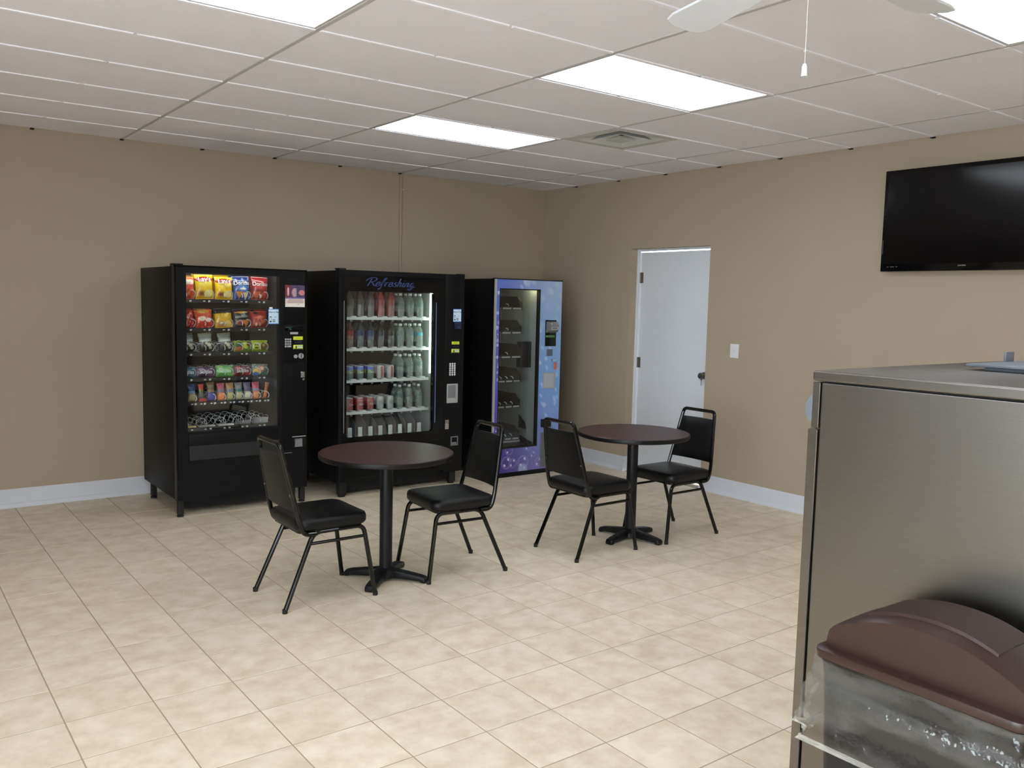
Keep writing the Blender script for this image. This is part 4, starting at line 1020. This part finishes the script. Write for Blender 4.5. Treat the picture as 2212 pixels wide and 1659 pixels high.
# ================================================================== BUBBLE MACHINE
BM = T('bubble_print_machine', (-.955, -.55, 0), 'narrow vending machine with blue and purple bubble print, nearly empty', 'vending machine', 'vending machines')
bx0, bx1, byF, byB, bz1 = -1.343, -.566, -1.0, -.1, 1.808
b = B().box(bx0, bx0+.02, -.95, byB, .04, bz1, .003).box(bx1-.02, bx1, -.95, byB, .04, bz1, .003).box(bx0+.018, bx1-.018, -.95, byB, bz1-.04, bz1).box(bx0+.018, bx1-.018, byB-.02, byB, .04, bz1-.02).box(bx0+.018, bx1-.018, -.95, byB, .04, .1)
BM.add('cabinet', b, M_sideblack)
BM.add('plinth', B().box(bx0, bx1, -1.0, byB, 0, .042, .003), M_bodyblack)
hx0, hx1, hz0, hz1 = -1.288, -.829, .268, 1.720
dd = BM.add('door', B().frame(bx0, bx1, .04, bz1, hx0, hx1, hz0, hz1, byF+.002, -.95), M_bodyblack, smooth=False)
BM.add('edge_trim', B().box(bx0-.002, bx0+.016, byF-.006, byF+.01, .042, bz1-.004), M_greylt, dd, smooth=False)
BM.add('top_edge', B().box(bx0, bx1+.002, byF-.005, byF+.04, bz1-.004, bz1+.006), M_rubber, dd, smooth=False)
BM.add('window_gasket', B().frame(hx0-.004, hx1+.004, hz0-.004, hz1+.004, hx0+.006, hx1-.008, hz0+.008, hz1-.006, byF-.002, byF+.03), M_rubber, dd, smooth=False)
# printed vinyl: grid with colours
st = .0045; nx = int((bx1-bx0-.016)/st)+1; nz = int((bz1-.042)/st)+1
xs = np.linspace(bx0+.016, bx1, nx); zs = np.linspace(.042, bz1-.004, nz)
Xg, Zg = np.meshgrid(xs, zs); X, Z = Xg.ravel(), Zg.ravel()
P = Paint((X-bx0)/(bx1-bx0), Z/bz1, (255, 255, 255))
tu = P.U[:, None]; tv = np.clip(P.V, 0, 1)[:, None]
bl, br, ml, mr_, tl, tr_ = [L(*c) for c in ((54, 34, 122), (140, 130, 196), (92, 86, 184), (122, 172, 228), (96, 116, 200), (166, 190, 222))]
lo = np.clip(tv/.45, 0, 1); hi = np.clip((tv-.45)/.55, 0, 1); su = tu*tu*(3-2*tu)
P.C = (bl*(1-su)+br*su)*(1-lo)+(ml*(1-su)+mr_*su)*lo; P.C = P.C*(1-hi)+(tl*(1-su)+tr_*su)*hi
rs = np.random.RandomState(4)
def disc(cx, cz, r, c, k, soft=.25, asp=1., rot=0):
    dx, dz = X-cx, Z-cz; a = dx*math.cos(rot)+dz*math.sin(rot); c2 = -dx*math.sin(rot)+dz*math.cos(rot)
    d = np.sqrt((a/(r*asp))**2+(c2/r)**2); P.mix(k*np.clip((1-d)/soft+.5, 0, 1)*(d < 1.3), c)
def bubble(cx, cz, r):
    d = np.hypot(X-cx, Z-cz)/r
    P.mix(.28*np.clip(1-abs(d-.97)/.07, 0, 1), (220, 210, 250)); P.mix(.22*np.clip((d-.55)/.45, 0, 1)*(d < 1), (190, 170, 230))
    disc(cx+.32*r, cz+.5*r, .24*r, (236, 226, 255), .9, .4, .75, .5); disc(cx-.4*r, cz-.42*r, .22*r, (236, 226, 255), .95, .4, .8, .6)
for _ in range(46):     # out-of-focus droplets down the right side and top
    cx, cz = (rs.uniform(-.84, bx1), rs.uniform(.1, 1.8)) if rs.rand() < .86 else (rs.uniform(bx0, bx1), rs.uniform(1.73, 1.8))
    big = cz > 1.35; disc(cx, cz, rs.uniform(.015, .05 if big else .026), (190, 206, 224) if big else (200, 222, 246), rs.uniform(.25, .6), .5, rs.uniform(.5, .9), rs.uniform(.3, 1.0))
for _ in range(14): disc(rs.uniform(bx0+.02, hx0), rs.uniform(.5, 1.75), rs.uniform(.008, .018), (196, 206, 246), rs.uniform(.5, .9), .4)
bubble(-1.175, .135, .058); bubble(-1.105, .125, .045); bubble(-.985, .125, .062); bubble(-.985, .045, .05); bubble(-1.15, .25, .046); bubble(-.93, .262, .035)
bubble(-.87, .19, .03); bubble(-1.29, .07, .03); bubble(-1.31, .16, .035); bubble(-1.312, .42, .03); bubble(-1.312, .31, .028); bubble(-.80, .11, .045); bubble(-1.31, 1.30, .02); bubble(-.72, .45, .04)
disc(-.985, .06, .05, (170, 180, 220), .7, .5, 1, 0)
idx = lambda i, j: j*nx+i
fs = []
for j in range(nz-1):
    for i in range(nx-1):
        cx, cz = (xs[i]+xs[i+1])/2, (zs[j]+zs[j+1])/2
        if hx0 < cx < hx1 and hz0 < cz < hz1: continue
        fs.append((idx(i, j), idx(i+1, j), idx(i+1, j+1), idx(i, j+1)))
me = bpy.data.meshes.new('printed_front'); me.from_pydata(np.column_stack([X-BM.base.x, np.full_like(X, byF-BM.base.y), Z]).tolist(), [], fs); me.materials.append(M_vinyl); setcol(me, P.C); me.update()
pf = meshobj('printed_front', me, dd); tag(pf, 'blue and purple bubble print')
text_obj('lettering', 'R', .055, lambda a, c: (a-1.288-BM.base.x, byF-.0012-BM.base.y, .105+c), M_letk, dd, .2)
BM.add('glass', B().box(hx0, hx1, byF+.018, byF+.023, hz0, hz1), M_glass, smooth=False)
# inside
BM.add('compartment', B().box(-1.322, -1.318, -.945, -.3, .12, 1.765).box(-1.318, -.80, -.305, -.3, .12, 1.765).box(-1.318, -.80, -.945, -.3, .10, .115).box(-1.318, -.80, -.945, -.3, 1.765, 1.768), M_int, smooth=False)
BM.add('side_liner', B().box(-.803, -.799, -.945, -.3, .12, 1.765).box(-.93, -.803, -.36, -.355, .12, 1.765), M_grayliner, smooth=False)
BM.add('lamp', B().box(-.90, -.84, -.90, -.86, 1.752, 1.764, .003), M_lamp3)
BM.add('motor_box', B().box(-.935, -.806, -.86, -.80, .992, 1.235, .003), M_rubber)
BM.add('drop_sensor', B().prism([(-.90, .42), (-.90, .545), (-.83, .46), (-.815, .40)], 'y', -.82, -.81), M_rubber, smooth=False)
BM.add('chute', B().prism([(-.92, .285), (-.6, .36), (-.6, .35), (-.92, .275)], 'x', -1.30, -.82), M_tray, smooth=False)
for n_, z in enumerate((1.556, 1.333, 1.109, .885, .647, .345)):
    tr = BM.add('tray', B().box(-1.31, -.952, -.885, -.34, z-.02, z-.008).prism([(-.885, z-.022), (-.885, z+.05), (-.85, z+.07), (-.82, z+.10), (-.34, z+.10), (-.34, z-.022)], 'x', -.956, -.948).prism([(-.885, z-.022), (-.885, z+.05), (-.85, z+.07), (-.82, z+.10), (-.34, z+.10), (-.34, z-.022)], 'x', -1.312, -1.306).box(-1.31, -.95, -.892, -.884, z-.022, z+.003), M_rubber, smooth=False)
    s = B(); kk = (3, 3, 3, 4, 4, 4)[n_]; e0, e1 = -1.3, -.952
    for q in range(kk):
        a0 = e0+(e1-e0)*q/kk; s.box(a0+.008, a0+(e1-e0)/kk-.012, -.895, -.892, z-.018, z-.005)
    BM.add('price_strip', s, M_greylt, tr, smooth=False)['kind'] = 'stuff'
    c_ = B()
    for q in range(2 if n_ < 3 else 4): c_.tube([(-1.235+q*(.135 if n_ < 3 else .068), -.88, z+.012), (-1.243+q*(.135 if n_ < 3 else .068), -.882, z+.026), (-1.24+q*(.135 if n_ < 3 else .068), -.85, z+.03)], .004, 6)
    BM.add('coil_end', c_, M_coil, tr)['kind'] = 'stuff'
BM.add('catch_flap', B().box(-1.29, -.95, -.9, -.89, .30, .318), M_grey, smooth=False)
# fittings on the right of the front
bv = BM.add('bill_validator', B().box(-.759, -.629, byF-.006, byF, 1.199, 1.443, .002), M_gloss)
BM.add('bill_mouth', B().prism([(-.006, 1.325), (-.04, 1.345), (-.045, 1.385), (-.03, 1.42), (-.006, 1.43)], 'x', -.752, -.632).xf(Matrix.Translation((0, byF, 0))), M_grey, bv, smooth=False)
BM.add('bill_bezel', B().frame(-.722, -.64, 1.352, 1.385, -.708, -.655, 1.362, 1.376, byF-.052, byF-.04).frame(-.722, -.65, 1.395, 1.42, -.71, -.662, 1.402, 1.413, byF-.045, byF-.03), M_greylt, bv, smooth=False)
BM.add('green_label', B().box(-.755, -.648, byF-.0075, byF-.005, 1.282, 1.302), M_green, bv, smooth=False)
kp = BM.add('keypad_plate', B().box(-.736, -.664, byF-.004, byF, 1.107, 1.172, .002), M_grey)
b = B()
for r in range(4):
    for c in range(3): b.box(-.731+c*.0215, -.713+c*.0215, byF-.007, byF-.003, 1.111+r*.015, 1.122+r*.015)
tag(BM.add('keypad', b, mat('key_slate', (84, 96, 120), .5), kp, smooth=False), kind='stuff')
lk = BM.add('lock', B().cyl((-.664, byF-.02, 1.068), (-.664, byF, 1.068), .011, 16).box(-.665, -.63, byF-.024, byF-.021, 1.062, 1.07), M_chrome)
BM.add('key_tag', B().box(-.652, -.624, byF-.02, byF-.016, .98, 1.046, .003), M_orange, lk)
cp = BM.add('coin_panel', B().frame(-.77, -.626, .803, .951, -.76, -.64, .813, .941, byF-.006, byF), M_greylt, smooth=False)
BM.add('coin_cup', B().box(-.76, -.64, byF-.003, byF, .813, .941), mat('pale_grey_plate', (176, 178, 186), .5), cp, smooth=False)
BM.add('coin_return', B().box(-.787, -.687, byF-.04, byF, .44, .515, .004), M_rubber)
vt = BM.add('vent_grille', B().box(-.784, -.64, byF-.003, byF+.001, .058, .386), mat('vent_mesh_dark', (84, 88, 84), .6), smooth=False)
b = B()
for k in range(26): b.box(-.782, -.642, byF-.006, byF-.003, .062+k*.0125, .068+k*.0125)
for x in (-.784, -.735, -.69, -.644): b.box(x, x+.006, byF-.007, byF-.003, .058, .386)
tag(BM.add('vent_slats', b, M_grey, vt, smooth=False), kind='stuff')

# ================================================================== STAINLESS LAUNDRY MACHINES
wx0, wyF, wz = -3.64, -5.782, 1.43
def washer(x0, x1, label, front, dispenser):
    t = T('laundry_machine', ((x0+x1)/2, -6.35, 0), label, 'laundry machine', 'stainless laundry machines')
    yb = -6.95
    t.add('body', B().box(x0+.002, x1-.002, yb, wyF-.026, .0, wz-.034, .005, 4), M_ss, smooth=False)
    t.add('top_panel', B().box(x0-.002, x1, yb-.01, wyF+.002, wz-.03, wz, .006, 5), M_ss, smooth=False)
    t.add('top_gap', B().box(x0+.012, x1-.012, yb+.01, wyF-.03, wz-.035, wz-.029), M_dark, smooth=False)
    t.add('control_front', B().box(x0, x1-.004, wyF-.023, wyF, 1.262, wz-.034, .0012, 1), M_ss, smooth=False)
    fp = t.add('front_panel', B().box(x0-.002, x1-.004, wyF-.023, wyF+.008, .0, 1.257, .0012, 1), M_ss, smooth=False)
    t.add('control_pod', B().prism([(wyF, 1.275), (wyF+.014, 1.282), (wyF+.026, 1.295), (wyF+.026, 1.33), (wyF+.004, 1.366), (wyF, 1.366)], 'x', x0+.006, x1-.1, .002), M_soap)
    R_ = Matrix.Translation(((x0+x1)/2, wyF+.008, .72)) @ Matrix.Rotation(-PI/2, 4, 'X')
    dr = t.add('loading_door', B().lathe([(.2, 0), (.29, 0), (.29, .03), (.26, .05), (.2, .05)], 40, M=R_), M_chrome)
    t.add('door_glass', B().lathe([(0, .012), (.12, .02), (.2, .035), (.2, .03)], 40, M=R_), M_gloss, dr)
    if dispenser:
        lid = t.add('soap_dispenser', B().box(-3.11, -2.74, -6.26, -5.965, wz+.012, wz+.02, .002).box(-3.06, -2.78, -6.23, -6.0, wz-.001, wz+.013), M_soap)
        t.add('soap_lid', B().box(-2.862, -2.802, -5.977, -5.969, wz+.018, wz+.052, .002), M_soap, lid)
    return t
washer(wx0, wx0+1.15, 'large stainless steel laundry machine in the right foreground behind the bin', True, True)

# ================================================================== TRASH BIN
lx0, lx1, ly0, ly1 = -3.99, -3.685, -6.56, -6.05
t = T('trash_bin', ((lx0+lx1)/2, (ly0+ly1)/2, 0), 'dark trash bin with brown domed lid and clear liner beside stainless machine', 'trash bin')
b = B(); rings = []
for zz, k in ((0, .80), (.012, .82), (.70, .93), (.735, .95)):
    cxx, cyy = (lx0+lx1)/2, (ly0+ly1)/2; hw, hl = (lx1-lx0)/2*k, (ly1-ly0)/2*k
    rings.append([b.bm.verts.new((x, y, zz)) for x, y in rrect(cxx-hw, cxx+hw, cyy-hl, cyy+hl, .035, 6)])
n_ = len(rings[0])
for A, C_ in zip(rings, rings[1:]):
    for i in range(n_): b.bm.faces.new((A[i], A[(i+1) % n_], C_[(i+1) % n_], C_[i]))
b.bm.faces.new(rings[0][::-1])
t.add('bin_body', b, M_can)
lid = t.add('lid_rim', B().prism(rrect(lx0, lx1, ly0, ly1, .035, 6), 'z', .743, .767, .005, 2), M_brown)
# dome: arch along y with rounded ends and softened side edges
ay0, ay1 = -6.545, -6.07; ax0, ax1 = -3.955, -3.72
b = B(); ny, nx_ = 40, 16; G = []
def arch(v):                       # height along the bin
    s = max(0, 1-abs(2*v-1)**2.2); end = min(1, min(v, 1-v)/.02)
    return .767+(.048*math.sin(end*PI/2)**.6 if end < 1 else .048)+.082*s
for j in range(ny+1):
    v = .5-.5*math.cos(PI*j/ny); y = ay0+(ay1-ay0)*v; row = []
    for i in range(nx_+1):
        u = i/nx_; row.append((u, v, y))
    G.append(row)
def dome(u, v, y):
    # side profile: straight wall, then a rounded shoulder
    q = min(u, 1-u); h = arch(v)-.767
    if v <= 0.0001 or v >= .9999: return (ax0+(ax1-ax0)*u, y, .767)
    w_ = q/.5
    if w_ < .12: f = w_/.12*.86; ins = 0.0
    else: f = .86+.14*math.sin((w_-.12)/.88*PI/2)**.7; ins = w_-.12
    x = (ax0+ax1)/2+(1 if u > .5 else -1)*((ax1-ax0)/2)*(1-ins**1.15*1.14 if w_ < 1 else 0)
    return (x, y, .767+h*f)
VV = [[b.bm.verts.new(dome(*q)) for q in row] for row in G]
for j in range(ny):
    for i in range(nx_): b.bm.faces.new((VV[j][i], VV[j][i+1], VV[j+1][i+1], VV[j+1][i]))
t.add('lid_dome', b, M_brown, lid, ang=55)
# swing flap showing as a raised curved plate on the dome top
b = B(); rows_ = []
for j in range(25):
    v = .18+.64*j/24; y = ay0+(ay1-ay0)*v; rows_.append([b.bm.verts.new((x, y, arch(v)+dz)) for x, dz in ((ax0+.040, -.006), (ax0+.044, .002), (-3.84, .0035), (ax1-.03, .002), (ax1-.026, -.006))])
for r1_, r2_ in zip(rows_, rows_[1:]):
    for i in range(4): b.bm.faces.new((r1_[i], r1_[i+1], r2_[i+1], r2_[i]))
for r_ in (rows_[0], rows_[-1]): b.bm.faces.new(r_)
t.add('swing_flap', b, M_brown, lid, ang=40)
# clear liner hanging out below the rim
b = B(); nz_, rr_ = 26, []
base = rrect(lx0+.004, lx1-.004, ly0+.004, ly1-.004, .035, 14); npt = len(base); rs = np.random.RandomState(3)
cxx, cyy = (lx0+lx1)/2, (ly0+ly1)/2
for j in range(nz_+1):
    v = j/nz_; row = []
    for i, (x, y) in enumerate(base):
        a = 2*PI*i/npt; d = Vector((x-cxx, y-cyy)); dn = d.normalized()
        drop = .205+.012*math.sin(a*2+1)+.008*math.sin(a*5)
        fold = (.013*math.sin(a*7+3.2*v*4)+.009*abs(math.sin(a*8.5-5*v+2))+.003*math.sin(a*31+21*v))*min(1, v*2.2)
        crk = .004*math.sin(a*57+33*v)*max(0, 1-abs(v-.2)/.3)
        flare = .006+.026*v**1.5
        out = flare+fold+crk
        row.append(b.bm.verts.new((x+dn.x*out, y+dn.y*out, .744-drop*v)))
    rr_.append(row)
for r1_, r2_ in zip(rr_, rr_[1:]):
    for i in range(npt): b.bm.faces.new((r1_[i], r1_[(i+1) % npt], r2_[(i+1) % npt], r2_[i]))
hem_lo = [v.co.copy() for v in rr_[-1]]; hem_hi = [v.co.copy() for v in rr_[-3]]
ln = t.add('liner', b, M_bag, ang=60)
b = B(); A, C_ = [], []
for p0, p1 in zip(hem_lo, hem_hi):
    dn = Vector((p0.x-cxx, p0.y-cyy, 0)).normalized()*.0015; A.append(b.bm.verts.new(p0+dn)); C_.append(b.bm.verts.new(p1+dn))
for i in range(npt): b.bm.faces.new((A[i], A[(i+1) % npt], C_[(i+1) % npt], C_[i]))
t.add('liner_hem', b, M_bagh, ln)

# ================================================================== CEILING FAN
fx, fy, fz = -3.90, -5.90, 2.50
t = T('ceiling_fan', (fx, fy, H), 'white ceiling fan with pull chain at the top edge of the picture', 'ceiling fan')
t.add('canopy', B().lathe([(0, H-.001), (.07, H-.001), (.068, H-.02), (.03, H-.05), (.013, H-.055), (.013, fz+.10), (0, fz+.10)], 28, (fx, fy, 0)), M_fan)
t.add('motor', B().lathe([(0, fz+.11), (.05, fz+.11), (.11, fz+.09), (.125, fz+.05), (.12, fz+.01), (.09, fz-.02), (.055, fz-.03), (.05, fz-.07), (.03, fz-.08), (0, fz-.08)], 36, (fx, fy, 0)), M_fan)
for k in range(5):
    a = math.radians(2+72*k); R_ = Matrix.Translation((fx, fy, fz)) @ Matrix.Rotation(a, 4, 'Z') @ Matrix.Rotation(math.radians(11), 4, 'X')
    poly = [(.17, -.05), (.35, -.062), (.58, -.072), (.625, -.062), (.645, -.03), (.645, .03), (.625, .062), (.58, .072), (.35, .062), (.17, .05)]
    bl_ = t.add('blade', B().prism(poly, 'z', -.004, .004, .002, 1).xf(R_), M_fan)
    t.add('blade_bracket', B().prism([(.09, -.02), (.2, -.035), (.235, 0), (.2, .035), (.09, .02)], 'z', .004, .01).xf(R_), M_fan, bl_)
pc = t.add('pull_chain', B().tube([(fx-.0236, fy+.0054, fz-.075), (fx-.0236, fy+.0054, 2.226)], .0006, 6), M_white)
t.add('chain_bell', B().lathe([(0, 2.229), (.004, 2.228), (.0062, 2.222), (.0075, 2.198), (.0066, 2.197), (0, 2.198)], 16, (fx-.0236, fy+.0054, 0)), M_white, pc)
